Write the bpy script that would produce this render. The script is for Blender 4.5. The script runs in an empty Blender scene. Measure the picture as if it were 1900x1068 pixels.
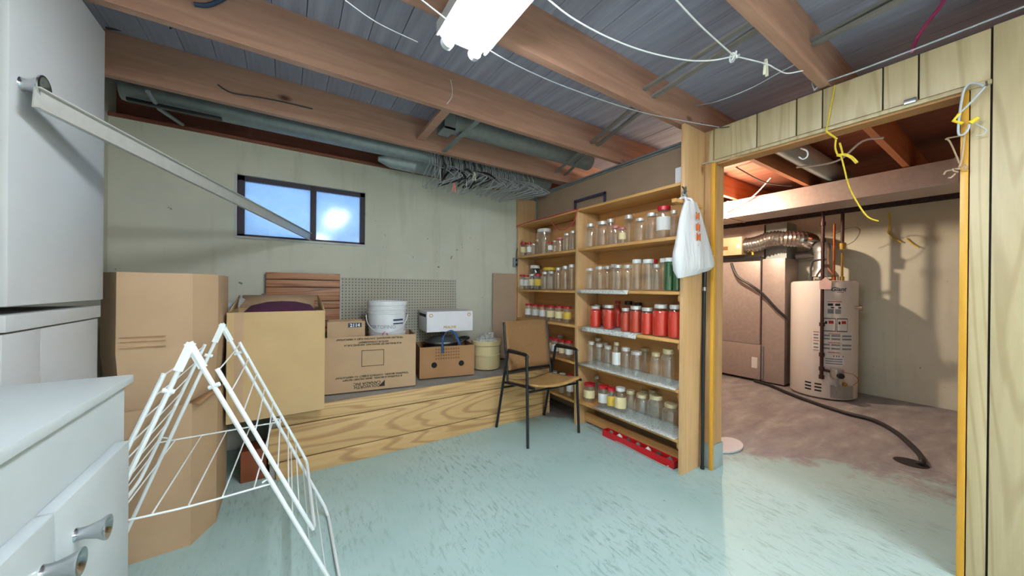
import bpy, bmesh, math, random
from mathutils import Vector, Matrix
random.seed(7)
R = math.radians
SC = bpy.context.scene
COL = SC.collection

# ------------------------------------------------------------------ camera
FPX = 635.9
YAW, PITCH, ROLL = R(33.23), R(-0.0645), R(0.5358)
EYE = Vector((0, 0, 1.2))
fwd = Vector((math.sin(YAW)*math.cos(PITCH), math.cos(YAW)*math.cos(PITCH), math.sin(PITCH)))
rt = Vector((math.cos(YAW), -math.sin(YAW), 0))
up = rt.cross(fwd)
RT = rt*math.cos(ROLL) + up*math.sin(ROLL)
UP = -rt*math.sin(ROLL) + up*math.cos(ROLL)
try: SC.cycles.transparent_max_bounces = 24
except Exception: pass
cam = bpy.data.objects.new('camera', bpy.data.cameras.new('camera'))
cam.data.sensor_width = 36; cam.data.lens = FPX/1900*36; cam.data.clip_start = .02
cam.matrix_world = Matrix(((RT.x, UP.x, -fwd.x, EYE.x), (RT.y, UP.y, -fwd.y, EYE.y), (RT.z, UP.z, -fwd.z, EYE.z), (0, 0, 0, 1)))
COL.objects.link(cam); SC.camera = cam

# ------------------------------------------------------------------ world, exposure
SC.view_settings.view_transform = 'Standard'; SC.view_settings.look = 'None'
SC.view_settings.exposure = 1.5; SC.view_settings.gamma = 1; SC.view_settings.use_curve_mapping = False
w = bpy.data.worlds.new('daylight'); SC.world = w; w.use_nodes = True
w.node_tree.nodes['Background'].inputs[0].default_value = (.40, .62, .95, 1)
w.node_tree.nodes['Background'].inputs[1].default_value = .62
TUBE_STRENGTH = 30.0
FILL_STRENGTH = 60.0  # for the unseen fill lamps added behind the camera
TUBE_COLOR = (.90, .97, 1.0)
BULB_POWER = 36.0

def at(px, py, X=None, Y=None, Z=None):
    """point of the place seen at a measured spot of the photograph, on a known real plane"""
    d = RT*((px-950)/FPX) + UP*((534-py)/FPX) + fwd
    if X is not None: t = (X-EYE.x)/d.x
    elif Y is not None: t = (Y-EYE.y)/d.y
    else: t = (Z-EYE.z)/d.z
    return EYE + d*t

# ------------------------------------------------------------------ materials
def lin(c):
    return tuple(((v/255)/12.92 if v/255 <= .04045 else ((v/255+.055)/1.055)**2.4) for v in c)
MATS = {}
def base_mat(name):
    m = bpy.data.materials.new(name); m.use_nodes = True
    MATS[name] = m
    return m, m.node_tree.nodes, m.node_tree.links, m.node_tree.nodes['Principled BSDF']
def ramp(n, stops):
    r = n.new('ShaderNodeValToRGB'); e = r.color_ramp.elements
    while len(e) < len(stops): e.new(.5)
    for i, (p, c) in enumerate(stops):
        e[i].position = p; e[i].color = (*c, 1)
    return r
def coords(n, l, scale=(1, 1, 1), rot=(0, 0, 0), kind='Object'):
    t = n.new('ShaderNodeTexCoord'); mp = n.new('ShaderNodeMapping')
    mp.inputs['Scale'].default_value = scale; mp.inputs['Rotation'].default_value = rot
    l.new(t.outputs[kind], mp.inputs['Vector']); return mp
def noise(n, l, vec, scale, detail=4, rough=.55, dist=0):
    t = n.new('ShaderNodeTexNoise'); t.inputs['Scale'].default_value = scale
    t.inputs['Detail'].default_value = detail; t.inputs['Roughness'].default_value = rough; t.inputs['Distortion'].default_value = dist
    l.new(vec.outputs[0], t.inputs['Vector']); return t
def mixc(n, l, fac, a, b, mode='MIX'):
    m = n.new('ShaderNodeMix'); m.data_type = 'RGBA'; m.blend_type = mode
    for s, v in ((0, fac), (6, a), (7, b)):
        if hasattr(v, 'is_output'): l.new(v, m.inputs[s])
        elif s == 0: m.inputs[s].default_value = v
        else: m.inputs[s].default_value = (*v, 1)
    return m.outputs[2]
def bump(n, l, p, h, strength=.3, dist=.01):
    b = n.new('ShaderNodeBump'); b.inputs['Strength'].default_value = strength; b.inputs['Distance'].default_value = dist
    l.new(h, b.inputs['Height']); l.new(b.outputs[0], p.inputs['Normal'])
def plain(name, c, rough=.5, metal=0, var=.12, vs=9, bmp=0, **kw):
    m, n, l, p = base_mat(name)
    c = lin(c)
    v = coords(n, l); t = noise(n, l, v, vs, 5)
    r = ramp(n, [(.25, tuple(x*(1-var) for x in c)), (.75, tuple(min(1, x*(1+var)) for x in c))])
    l.new(t.outputs[0], r.inputs[0]); l.new(r.outputs[0], p.inputs['Base Color'])
    p.inputs['Roughness'].default_value = rough; p.inputs['Metallic'].default_value = metal
    for k, x in kw.items(): p.inputs[k].default_value = x
    if bmp: bump(n, l, p, t.outputs[0], bmp)
    return m
def wood(name, c1, c2, axis='x', rough=.5, fine=1.0, knots=False, cathedral=0, dark=None, cstr=.5):
    m, n, l, p = base_mat(name)
    s = [16*fine]*3; s['xyz'.index(axis)] = 1.1*fine
    v = coords(n, l, tuple(s))
    t = noise(n, l, v, 1.6, 7, .62, .5)
    r = ramp(n, [(.28, lin(c1)), (.72, lin(c2))])
    l.new(t.outputs[0], r.inputs[0]); col = r.outputs[0]
    if cathedral:
        s2 = [3.6]*3; s2['xyz'.index(axis)] = .34
        v2 = coords(n, l, tuple(s2)); big = noise(n, l, v2, cathedral, 2.5, .35, .25)
        mu = n.new('ShaderNodeMath'); mu.operation = 'MULTIPLY'; mu.inputs[1].default_value = 130
        l.new(big.outputs[0], mu.inputs[0])
        si = n.new('ShaderNodeMath'); si.operation = 'SINE'; l.new(mu.outputs[0], si.inputs[0])
        rr = ramp(n, [(.35, (0, 0, 0)), (1.0, (1, 1, 1))]); l.new(si.outputs[0], rr.inputs[0])
        sc = n.new('ShaderNodeMath'); sc.operation = 'MULTIPLY'; sc.inputs[1].default_value = cstr
        l.new(rr.outputs[0], sc.inputs[0])
        col = mixc(n, l, sc.outputs[0], col, lin(dark or tuple(x*.6 for x in c1)))
    if knots:
        s3 = [3.2]*3; s3['xyz'.index(axis)] = 1.7
        v3 = coords(n, l, tuple(s3)); vo = n.new('ShaderNodeTexVoronoi'); vo.inputs['Scale'].default_value = 1.3
        l.new(v3.outputs[0], vo.inputs['Vector'])
        rk = ramp(n, [(.03, (1, 1, 1)), (.11, (0, 0, 0))]); l.new(vo.outputs['Distance'], rk.inputs[0])
        col = mixc(n, l, rk.outputs[0], col, lin(dark or tuple(x*.5 for x in c1)))
    l.new(col, p.inputs['Base Color']); p.inputs['Roughness'].default_value = rough
    bump(n, l, p, t.outputs[0], .12, .004)
    return m
def glass(name, tint=(1, 1, 1), refl=.55, rough=.05, dens=.0, pale_film=.09):  # pale diffuse film mixed in so the jars pick up more light
    m, n, l, p = base_mat(name)
    n.remove(p); out = n['Material Output']
    tr = n.new('ShaderNodeBsdfTransparent'); tr.inputs[0].default_value = (*tuple(x*(1-dens) for x in tint), 1)
    gl = n.new('ShaderNodeBsdfGlossy'); gl.inputs['Roughness'].default_value = rough
    gl.inputs[0].default_value = (1, 1, 1, 1)
    fr = n.new('ShaderNodeLayerWeight'); fr.inputs[0].default_value = .5
    v = coords(n, l); t = noise(n, l, v, 14, 2); b = n.new('ShaderNodeBump'); b.inputs['Strength'].default_value = .08
    l.new(t.outputs[0], b.inputs['Height']); l.new(b.outputs[0], gl.inputs['Normal'])
    mx = n.new('ShaderNodeMixShader')
    gm = n.new('ShaderNodeNewGeometry'); inv = n.new('ShaderNodeMath'); inv.operation = 'SUBTRACT'; inv.inputs[0].default_value = 1; l.new(gm.outputs['Backfacing'], inv.inputs[1])
    ff_ = n.new('ShaderNodeMath'); ff_.operation = 'MULTIPLY'; l.new(inv.outputs[0], ff_.inputs[0]); pw = n.new('ShaderNodeMath'); pw.operation = 'POWER'; pw.inputs[1].default_value = 2.2; l.new(fr.outputs['Facing'], pw.inputs[0])
    ma = n.new('ShaderNodeMath'); ma.operation = 'MULTIPLY_ADD'; ma.inputs[1].default_value = refl; ma.inputs[2].default_value = .07 if pale_film < .05 else .12; l.new(pw.outputs[0], ma.inputs[0]); l.new(ma.outputs[0], ff_.inputs[1]); l.new(ff_.outputs[0], mx.inputs[0])
    df = n.new('ShaderNodeBsdfTranslucent'); df.inputs[0].default_value = (*tint, 1)
    d2 = n.new('ShaderNodeBsdfDiffuse'); d2.inputs[0].default_value = (*tint, 1)
    ad = n.new('ShaderNodeMixShader'); ad.inputs[0].default_value = .7; l.new(df.outputs[0], ad.inputs[1]); l.new(d2.outputs[0], ad.inputs[2])
    film = n.new('ShaderNodeMixShader'); fd_ = n.new('ShaderNodeMath'); fd_.operation = 'MULTIPLY'; fd_.inputs[1].default_value = pale_film; l.new(inv.outputs[0], fd_.inputs[0]); l.new(fd_.outputs[0], film.inputs[0]); l.new(tr.outputs[0], film.inputs[1]); l.new(ad.outputs[0], film.inputs[2])
    l.new(film.outputs[0], mx.inputs[1]); l.new(gl.outputs[0], mx.inputs[2])
    l.new(mx.outputs[0], out.inputs[0]); return m
def emit(name, c, s):
    m, n, l, p = base_mat(name)
    p.inputs['Emission Color'].default_value = (*c, 1); p.inputs['Emission Strength'].default_value = s
    p.inputs['Base Color'].default_value = (.9, .9, .9, 1); return m

def mat_floor():
    m, n, l, p = base_mat('painted_floor')
    v = coords(n, l)
    big = noise(n, l, v, 1.4, 4)
    r = ramp(n, [(.3, lin((160, 190, 188))), (.7, lin((180, 204, 202)))]); l.new(big.outputs[0], r.inputs[0])
    # bare stained concrete beyond the partition, paint worn away with a ragged edge
    sep = n.new('ShaderNodeSeparateXYZ'); l.new(v.outputs[0], sep.inputs[0])
    ed = noise(n, l, v, 2.2, 6, .65)
    a = n.new('ShaderNodeMath'); a.operation = 'MULTIPLY_ADD'; a.inputs[1].default_value = 1.5; l.new(ed.outputs[0], a.inputs[0])
    yy = n.new('ShaderNodeMath'); yy.operation = 'MULTIPLY_ADD'; yy.inputs[1].default_value = .55
    l.new(sep.outputs[1], yy.inputs[0]); l.new(sep.outputs[0], yy.inputs[2]); l.new(yy.outputs[0], a.inputs[2])
    rg = ramp(n, [(.0, (0, 0, 0)), (1.0, (1, 1, 1))])
    mr = n.new('ShaderNodeMapRange'); mr.inputs[1].default_value = 4.15; mr.inputs[2].default_value = 4.32; l.new(a.outputs[0], mr.inputs[0])
    l.new(mr.outputs[0], rg.inputs[0])
    cst = noise(n, l, coords(n, l, (1, 3, 1), (0, 0, .5)), 2.5, 6, .6)
    rc = ramp(n, [(.3, lin((130, 120, 128))), (.55, lin((154, 148, 150))), (.75, lin((182, 180, 178)))]); l.new(cst.outputs[0], rc.inputs[0])
    col = mixc(n, l, rg.outputs[0], r.outputs[0], rc.outputs[0])
    # scuffs and scratches
    sv = coords(n, l, (44, 8, 1))
    s1 = noise(n, l, sv, 1.2, 6, .72); rs0 = ramp(n, [(.53, (0, 0, 0)), (.60, (1, 1, 1))]); l.new(s1.outputs[0], rs0.inputs[0])
    mr_ = n.new('ShaderNodeMapping'); mr_.inputs['Rotation'].default_value = (0, 0, R(38)); l.new(v.outputs[0], mr_.inputs['Vector'])
    ms_ = n.new('ShaderNodeMapping'); ms_.inputs['Scale'].default_value = (50, 10, 1); l.new(mr_.outputs[0], ms_.inputs['Vector'])
    s1b = noise(n, l, ms_, 1.1, 6, .72); rsb = ramp(n, [(.57, (0, 0, 0)), (.64, (.7, .7, .7))]); l.new(s1b.outputs[0], rsb.inputs[0])
    rs = n.new('ShaderNodeMix'); rs.data_type = 'RGBA'; rs.blend_type = 'LIGHTEN'; rs.inputs[0].default_value = 1
    l.new(rs0.outputs[0], rs.inputs[6]); l.new(rsb.outputs[0], rs.inputs[7])
    where = noise(n, l, v, 1.5, 4); rw = ramp(n, [(.40, (.06, .06, .06)), (.64, (.85, .85, .85))]); l.new(where.outputs[0], rw.inputs[0])
    mu = n.new('ShaderNodeMath'); mu.operation = 'MULTIPLY'; l.new(rs.outputs[2], mu.inputs[0]); l.new(rw.outputs[0], mu.inputs[1])
    m2 = n.new('ShaderNodeMath'); m2.operation = 'MULTIPLY'; m2.inputs[1].default_value = .62; l.new(mu.outputs[0], m2.inputs[0])
    col = mixc(n, l, m2.outputs[0], col, lin((92, 112, 108)))
    sp = noise(n, l, coords(n, l, (1, 1.6, 1), (0, 0, .4)), 42, 3); rsp = ramp(n, [(.69, (0, 0, 0)), (.73, (.6, .6, .6))]); l.new(sp.outputs[0], rsp.inputs[0])
    col = mixc(n, l, rsp.outputs[0], col, lin((84, 98, 94)))
    l.new(col, p.inputs['Base Color'])
    rr = ramp(n, [(0, (.38, .38, .38)), (1, (.62, .62, .62))]); l.new(big.outputs[0], rr.inputs[0]); l.new(rr.outputs[0], p.inputs['Roughness'])
    bump(n, l, p, s1.outputs[0], .05, .003)
    return m
def mat_wall(name, c, stain):
    m, n, l, p = base_mat(name)
    v = coords(n, l)
    a = noise(n, l, v, 1.3, 6, .6); r = ramp(n, [(.3, lin(tuple(x*.95 for x in c))), (.7, lin(tuple(min(255, x*1.04) for x in c)))])
    l.new(a.outputs[0], r.inputs[0])
    b = noise(n, l, coords(n, l, (9, 9, .9)), 1.1, 5, .6); rb = ramp(n, [(.55, (0, 0, 0)), (.85, (.5, .5, .5))]); l.new(b.outputs[0], rb.inputs[0])
    col = mixc(n, l, rb.outputs[0], r.outputs[0], lin(stain))
    c2 = noise(n, l, v, 17, 4, .6); rc = ramp(n, [(.70, (0, 0, 0)), (.74, (.8, .8, .8))]); l.new(c2.outputs[0], rc.inputs[0])
    col = mixc(n, l, rc.outputs[0], col, lin((70, 66, 56)))
    l.new(col, p.inputs['Base Color']); p.inputs['Roughness'].default_value = .7
    bump(n, l, p, a.outputs[0], .25, .02); return m
def mat_peg():
    m, n, l, p = base_mat('pegboard')
    v = coords(n, l, (1/.0254, 1, 1/.0254))
    fr = n.new('ShaderNodeVectorMath'); fr.operation = 'FRACTION'; l.new(v.outputs[0], fr.inputs[0])
    sb = n.new('ShaderNodeVectorMath'); sb.operation = 'SUBTRACT'; sb.inputs[1].default_value = (.5, 0, .5); l.new(fr.outputs[0], sb.inputs[0])
    ml = n.new('ShaderNodeVectorMath'); ml.operation = 'MULTIPLY'; ml.inputs[1].default_value = (1, 0, 1); l.new(sb.outputs[0], ml.inputs[0])
    ln = n.new('ShaderNodeVectorMath'); ln.operation = 'LENGTH'; l.new(ml.outputs[0], ln.inputs[0])
    r = ramp(n, [(.17, lin((70, 68, 62))), (.22, lin((176, 172, 158)))]); l.new(ln.outputs['Value'], r.inputs[0])
    l.new(r.outputs[0], p.inputs['Base Color']); p.inputs['Roughness'].default_value = .6; return m
def mat_news(name='newsprint'):
    m, n, l, p = base_mat(name)
    v = coords(n, l, (40, 26, 40)); t = noise(n, l, v, 2.6, 4, .7)
    r = ramp(n, [(.36, lin((110, 114, 122))), (.46, lin((200, 202, 198))), (.75, lin((226, 226, 220)))]); r.color_ramp.interpolation = 'EASE'
    l.new(t.outputs[0], r.inputs[0]); l.new(r.outputs[0], p.inputs['Base Color']); p.inputs['Roughness'].default_value = .8; return m
def mat_window():
    m, n, l, p = base_mat('frosted_pane')
    n.remove(p); out = n['Material Output']
    tl = n.new('ShaderNodeBsdfTranslucent'); tl.inputs[0].default_value = (.75, .85, .95, 1)
    tr = n.new('ShaderNodeBsdfTransparent'); tr.inputs[0].default_value = (.8, .88, .95, 1)
    gl = n.new('ShaderNodeBsdfGlossy'); gl.inputs['Roughness'].default_value = .12
    v = coords(n, l); t = noise(n, l, v, 7, 5); r = ramp(n, [(.3, (.25, .25, .25)), (.7, (.7, .7, .7))]); l.new(t.outputs[0], r.inputs[0])
    m1 = n.new('ShaderNodeMixShader'); l.new(r.outputs[0], m1.inputs[0]); l.new(tr.outputs[0], m1.inputs[1]); l.new(tl.outputs[0], m1.inputs[2])
    m2 = n.new('ShaderNodeMixShader'); m2.inputs[0].default_value = .06; l.new(m1.outputs[0], m2.inputs[1]); l.new(gl.outputs[0], m2.inputs[2])
    l.new(m2.outputs[0], out.inputs[0]); return m
def mat_plastic_bag():
    m, n, l, p = base_mat('bag_film')
    out = n['Material Output']
    p.inputs['Base Color'].default_value = (.82, .83, .86, 1); p.inputs['Roughness'].default_value = .35
    tl = n.new('ShaderNodeBsdfTranslucent'); tl.inputs[0].default_value = (.85, .85, .85, 1)
    v = coords(n, l, (14, 14, 2)); t = noise(n, l, v, 2, 4); bump(n, l, p, t.outputs[0], .5, .02)
    mx = n.new('ShaderNodeMixShader'); mx.inputs[0].default_value = .3
    l.new(p.outputs[0], mx.inputs[1]); l.new(tl.outputs[0], mx.inputs[2]); l.new(mx.outputs[0], out.inputs[0]); return m

mat_floor()
mat_wall('basement_wall', (202, 202, 188), (160, 156, 136))
mat_wall('utility_wall', (214, 212, 196), (176, 168, 146))
plain('white_room_wall', (205, 205, 198), .7)
mat_peg(); mat_news(); mat_window(); mat_plastic_bag()
wood('haze_tinted_board', (138, 138, 158), (166, 166, 184), 'y', .75, 1.0)  # blue-grey tone stands in for lens haze over the boards
wood('joist_wood', (162, 118, 100), (194, 150, 128), 'x', .65, .9, knots=True, dark=(92, 52, 40))
wood('bulb_tinted_board', (120, 66, 50), (150, 92, 70), 'y', .75, 1.0)  # same boards, with the bulb's warm cast put into the colour
wood('bulb_tinted_joist', (176, 100, 62), (206, 134, 88), 'x', .65, .9, knots=True, dark=(110, 52, 34))  # joist wood with the bulb's orange light put into its colour
wood('rim_wood', (112, 56, 44), (146, 84, 62), 'x', .65, .9)
wood('bridging_wood', (110, 106, 104), (140, 134, 128), 'y', .7)
wood('panel_wood', (172, 155, 118), (194, 177, 142), 'z', .42, .8, cathedral=.8, dark=(146, 124, 86), cstr=.4)
plain('groove_dark', (52, 44, 36), .8)
wood('jamb_yellow', (196, 140, 36), (214, 162, 60), 'z', .38)
wood('stud_wood', (168, 128, 84), (196, 156, 108), 'z', .55, knots=True, dark=(110, 70, 44))
wood('header_wood', (160, 112, 64), (190, 140, 86), 'y', .55)
wood('shelf_wood', (190, 138, 78), (214, 168, 106), 'y', .42, .9)
wood('shelf_upright', (194, 152, 104), (216, 178, 132), 'z', .42, .8, knots=True, dark=(140, 84, 44))
wood('shelf_back', (184, 130, 78), (208, 158, 100), 'y', .55)
plain('plywood_wall', (172, 148, 126), .6, var=.08, vs=4)
wood('platform_plank', (190, 152, 102), (208, 174, 124), 'x', .42, .9, cathedral=1.1, dark=(136, 92, 50))
wood('brown_plank', (156, 102, 70), (184, 130, 92), 'x', .45, .9, cathedral=1.3, dark=(84, 48, 30))
plain('slab_concrete', (142, 138, 132), .85, var=.2, bmp=.4)
plain('curb_concrete', (150, 164, 164), .85, var=.18, bmp=.4)
plain('cabinet_white', (180, 182, 184), .45, var=.04, vs=4)
plain('dresser_white', (178, 186, 188), .42, var=.05, vs=6)
plain('seam_grey', (110, 106, 98), .7)
plain('chrome', (190, 192, 196), .18, 1, var=.05)
plain('aluminium', (190, 190, 186), .34, .4, var=.08, vs=30)
plain('carton', (182, 152, 120), .8, var=.06, vs=5)
plain('carton_yellow', (190, 160, 116), .8, var=.06, vs=5)
plain('carton_dark', (160, 120, 82), .8, var=.08, vs=5)
plain('carton_inside', (150, 118, 84), .85, var=.06, vs=5)
plain('carton_hole', (18, 18, 20), .9)
plain('ink_black', (34, 30, 28), .7)
plain('ink_brown', (126, 84, 46), .7)
plain('ink_blue', (40, 62, 88), .6)
plain('ink_grey', (128, 134, 146), .6)
plain('ink_green', (60, 92, 96), .6)
plain('ink_white', (228, 230, 230), .6)
plain('ink_red', (176, 40, 36), .6)
plain('ink_orange', (206, 104, 50), .6)
plain('gold', (176, 150, 74), .4, .6)
plain('purple_cloth', (74, 30, 58), .9, var=.2, vs=30)
plain('white_plastic', (220, 222, 228), .35, var=.03)
plain('white_card', (222, 220, 228), .6, var=.03)
plain('cream_plastic', (222, 204, 158), .4, var=.04)
plain('blue_strap', (44, 84, 140), .6)
plain('wire_white', (232, 238, 240), .35, var=.03)
plain('cord_white', (224, 226, 228), .6)
plain('black_metal', (30, 34, 38), .35, .3)
plain('black_plastic', (26, 26, 30), .4)
plain('steel', (150, 152, 156), .28, .9, var=.1)
plain('hanger_wire', (176, 180, 186), .3, .3)
plain('chair_fabric', (140, 104, 66), .9, var=.14, vs=90, bmp=.3)
plain('chair_seat_fabric', (172, 134, 80), .85, var=.18, vs=22, bmp=.2)
plain('galvanised', (168, 170, 172), .38, .75, var=.14, vs=40)
plain('galvanised_dull', (150, 160, 162), .5, .5, var=.12, vs=24)
plain('furnace_metal', (176, 160, 156), .45, .35, var=.1, vs=30)
plain('beige_metal', (206, 176, 140), .45, .2)
plain('foil', (206, 200, 196), .2, .95, var=.1, vs=60)
plain('tank_white', (222, 214, 212), .32, var=.03)
plain('iron_pipe', (70, 46, 44), .5, .5)
plain('copper', (184, 104, 66), .3, .9)
plain('brass', (186, 150, 80), .3, .9)
plain('rubber', (34, 32, 38), .5)
plain('lid_silver', (206, 204, 200), .35, .35)
plain('lid_red', (186, 28, 40), .35)
plain('lid_white', (226, 228, 228), .4)
plain('lid_pink', (196, 110, 116), .4)
plain('lid_black', (32, 28, 34), .4)
plain('lid_yellow', (222, 190, 40), .4)
plain('lid_gold', (196, 182, 146), .35, .3)
plain('tomato', (196, 42, 26), .25, var=.22, vs=60)
plain('tomato_dark', (178, 52, 28), .3, var=.4, vs=120)
plain('green_drink', (22, 96, 42), .3, var=.2)
plain('label_cream', (222, 206, 160), .7, var=.2, vs=60)
plain('label_white', (222, 222, 220), .7, var=.12, vs=60)
plain('label_yellow', (216, 180, 70), .7, var=.25, vs=50)
plain('string_red', (190, 44, 70), .7)
plain('pink_cable', (196, 60, 120), .5)
plain('yellow_rope', (214, 184, 50), .7, var=.2, vs=80)
plain('twine', (176, 150, 124), .9)
plain('cable_grey', (178, 184, 192), .5)
plain('cable_dark', (60, 60, 66), .5)
plain('yellow_plastic', (226, 196, 40), .4)
plain('tray_red', (196, 24, 32), .35)
plain('red_lit_rim', (190, 70, 66), .7)
plain('rag_grey', (120, 112, 108), .9)
plain('window_frame', (62, 54, 66), .6, var=.2)
plain('window_putty', (188, 190, 192), .6, var=.2)
plain('outlet_metal', (150, 152, 158), .4, .5)
plain('clothespin_white', (226, 224, 200), .5)
plain('clothespin_pink', (220, 130, 120), .5)
plain('foundation_dark', (70, 62, 66), .95, var=.5, vs=40, bmp=.8)
plain('drain_dark', (36, 30, 34), .8)
plain('frame_purple', (70, 62, 92), .6)
plain('brown_wood_block', (128, 66, 36), .6)
plain('tag_pink', (226, 190, 186), .6)
plain('outdoor_concrete', (170, 176, 180), .9)
glass('jar_glass', (.97, .99, .99), .8)
glass('jar_glass_thin_film', (1, 1, 1), .7, pale_film=.01)
glass('jar_glass_green', (.25, .62, .36), .8)
glass('jar_glass_blue', (.42, .5, .66), .8)
emit('tube_light', TUBE_COLOR, TUBE_STRENGTH)
emit('fill_tube_light', TUBE_COLOR, FILL_STRENGTH)
emit('bulb_light', (1, .79, .57), 30)
def M_(k): return MATS[k]

# ------------------------------------------------------------------ mesh helpers
OFF = {}
def world_off(o): return OFF.get(o.name, Vector((0, 0, 0)))
class MB:
    def __init__(s): s.bm = bmesh.new()
    def _f(s, vs, smooth=False):
        try:
            f = s.bm.faces.new(vs); f.smooth = smooth; return f
        except ValueError: return None
    def box(s, x0, x1, y0, y1, z0, z1, bev=0, mtx=None):
        b = bmesh.new() if bev else s.bm
        vs = [b.verts.new((x, y, z)) for x in (x0, x1) for y in (y0, y1) for z in (z0, z1)]
        fs = [b.faces.new([vs[i] for i in q]) for q in ((0, 1, 3, 2), (4, 6, 7, 5), (0, 4, 5, 1), (2, 3, 7, 6), (0, 2, 6, 4), (1, 5, 7, 3))]
        if bev:
            bmesh.ops.bevel(b, geom=list(b.edges), offset=bev, segments=2, affect='EDGES', profile=.6)
            if mtx: bmesh.ops.transform(b, matrix=mtx, verts=b.verts)
            me = bpy.data.meshes.new('t'); b.to_mesh(me); b.free(); s.bm.from_mesh(me); bpy.data.meshes.remove(me)
        elif mtx: bmesh.ops.transform(b, matrix=mtx, verts=vs)
        return s
    def prism(s, pts, z0, z1, cap=True):
        a = [s.bm.verts.new((x, y, z0)) for x, y in pts]; b = [s.bm.verts.new((x, y, z1)) for x, y in pts]
        k = len(pts)
        for i in range(k): s._f([a[i], a[(i+1) % k], b[(i+1) % k], b[i]])
        if cap: s._f(a[::-1]); s._f(b)
        return s
    def quad(s, *ps):
        s._f([s.bm.verts.new(p) for p in ps]); return s
    def tube(s, pts, r, seg=8, cap=True, closed=False, rads=None):
        pts = [Vector(p) for p in pts]
        k = len(pts)
        rings = []
        prev = None
        for i, p in enumerate(pts):
            if closed: t = pts[(i+1) % k] - pts[i-1]
            else: t = pts[min(i+1, k-1)] - pts[max(i-1, 0)]
            t.normalize()
            if prev is None:
                u = t.orthogonal().normalized()
            else:
                u = prev - t*prev.dot(t)
                if u.length < 1e-6: u = t.orthogonal()
                u.normalize()
            prev = u; v = t.cross(u)
            rr = rads[i] if rads else r
            rings.append([s.bm.verts.new(p + (u*math.cos(2*math.pi*j/seg) + v*math.sin(2*math.pi*j/seg))*rr) for j in range(seg)])
        n = k if closed else k-1
        for i in range(n):
            a, b = rings[i], rings[(i+1) % k]
            for j in range(seg): s._f([a[j], a[(j+1) % seg], b[(j+1) % seg], b[j]], True)
        if cap and not closed: s._f(rings[0][::-1]); s._f(rings[-1])
        return s
    def lathe(s, prof, c=(0, 0, 0), seg=24, axis='z', cap=True):
        rings = []
        for r, h in prof:
            ring = []
            for j in range(seg):
                a = 2*math.pi*j/seg; x, y = math.cos(a)*r, math.sin(a)*r
                q = {'z': (x, y, h), 'x': (h, x, y), 'y': (x, h, y)}[axis]
                ring.append(s.bm.verts.new((c[0]+q[0], c[1]+q[1], c[2]+q[2])))
            rings.append(ring)
        for a, b in zip(rings, rings[1:]):
            for j in range(seg): s._f([a[j], a[(j+1) % seg], b[(j+1) % seg], b[j]], True)
        if cap:
            if prof[0][0] > 1e-5: s._f(rings[0][::-1])
            if prof[-1][0] > 1e-5: s._f(rings[-1])
        return s
    def build(s, name, m, parent=None, local=False, sharp=38):
        bmesh.ops.remove_doubles(s.bm, verts=s.bm.verts, dist=1e-6)
        bmesh.ops.recalc_face_normals(s.bm, faces=s.bm.faces)
        me = bpy.data.meshes.new(name)
        if parent is not None and not local:
            o = world_off(parent); bmesh.ops.translate(s.bm, verts=s.bm.verts, vec=-o)
        s.bm.to_mesh(me); s.bm.free()
        me.set_sharp_from_angle(angle=R(sharp))
        me.materials.append(M_(m) if isinstance(m, str) else m)
        ob = bpy.data.objects.new(name, me); COL.objects.link(ob)
        if parent is not None:
            ob.parent = parent; OFF[ob.name] = world_off(parent)
        return ob
def mesh_obj(name, me, parent=None):
    ob = bpy.data.objects.new(name, me); COL.objects.link(ob)
    if parent is not None: ob.parent = parent; OFF[ob.name] = world_off(parent)
    return ob
def tag(o, label, cat, group=None):
    o['label'] = label; o['category'] = cat
    if group: o['group'] = group
    return o
def thing(name, label, cat, loc=(0, 0, 0), rz=0, group=None):
    o = bpy.data.objects.new(name, None); COL.objects.link(o); o.empty_display_size = .05
    o.location = loc; o.rotation_euler = (0, 0, rz); OFF[o.name] = Vector(loc)
    return tag(o, label, cat, group)
def struct(o): o['kind'] = 'structure'; return o
def spline(pts, n=6):
    pts = [Vector(p) for p in pts]; out = []
    for i in range(len(pts)-1):
        p0 = pts[max(i-1, 0)]; p1 = pts[i]; p2 = pts[i+1]; p3 = pts[min(i+2, len(pts)-1)]
        for k in range(n):
            t = k/n
            out.append(.5*((2*p1) + (p2-p0)*t + (2*p0-5*p1+4*p2-p3)*t*t + (3*p1-p0-3*p2+p3)*t**3))
    out.append(pts[-1]); return out
def text_mesh(s, size, align='CENTER', shear=0, bold=0):
    cu = bpy.data.curves.new('t', 'FONT'); cu.body = s; cu.size = size; cu.align_x = align; cu.shear = shear; cu.offset = bold
    cu.resolution_u = 2
    ob = bpy.data.objects.new('t', cu); COL.objects.link(ob)
    me = bpy.data.meshes.new_from_object(ob)
    bpy.data.objects.remove(ob); bpy.data.curves.remove(cu); me.materials.clear(); return me
def letter(s, size, m, parent, mtx, align='CENTER', shear=0, bold=0, name='lettering', bend=None):
    me = text_mesh(s, size, align, shear, bold)
    if bend:
        r, th0, z0 = bend
        for v in me.vertices:
            a = th0 + v.co.x/r; v.co = Vector((math.cos(a)*r, math.sin(a)*r, z0+v.co.y))
    else: me.transform(mtx)
    me.materials.append(M_(m)); me.name = name
    return mesh_obj(name, me, parent)
def mtx(loc, xaxis, yaxis):
    x = Vector(xaxis).normalized(); y = Vector(yaxis).normalized(); z = x.cross(y)
    return Matrix(((x.x, y.x, z.x, loc[0]), (x.y, y.y, z.y, loc[1]), (x.z, y.z, z.z, loc[2]), (0, 0, 0, 1)))
ORD = ['first', 'second', 'third', 'fourth', 'fifth', 'sixth', 'seventh', 'eighth', 'ninth', 'tenth', 'eleventh', 'twelfth', 'thirteenth', 'fourteenth']

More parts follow.
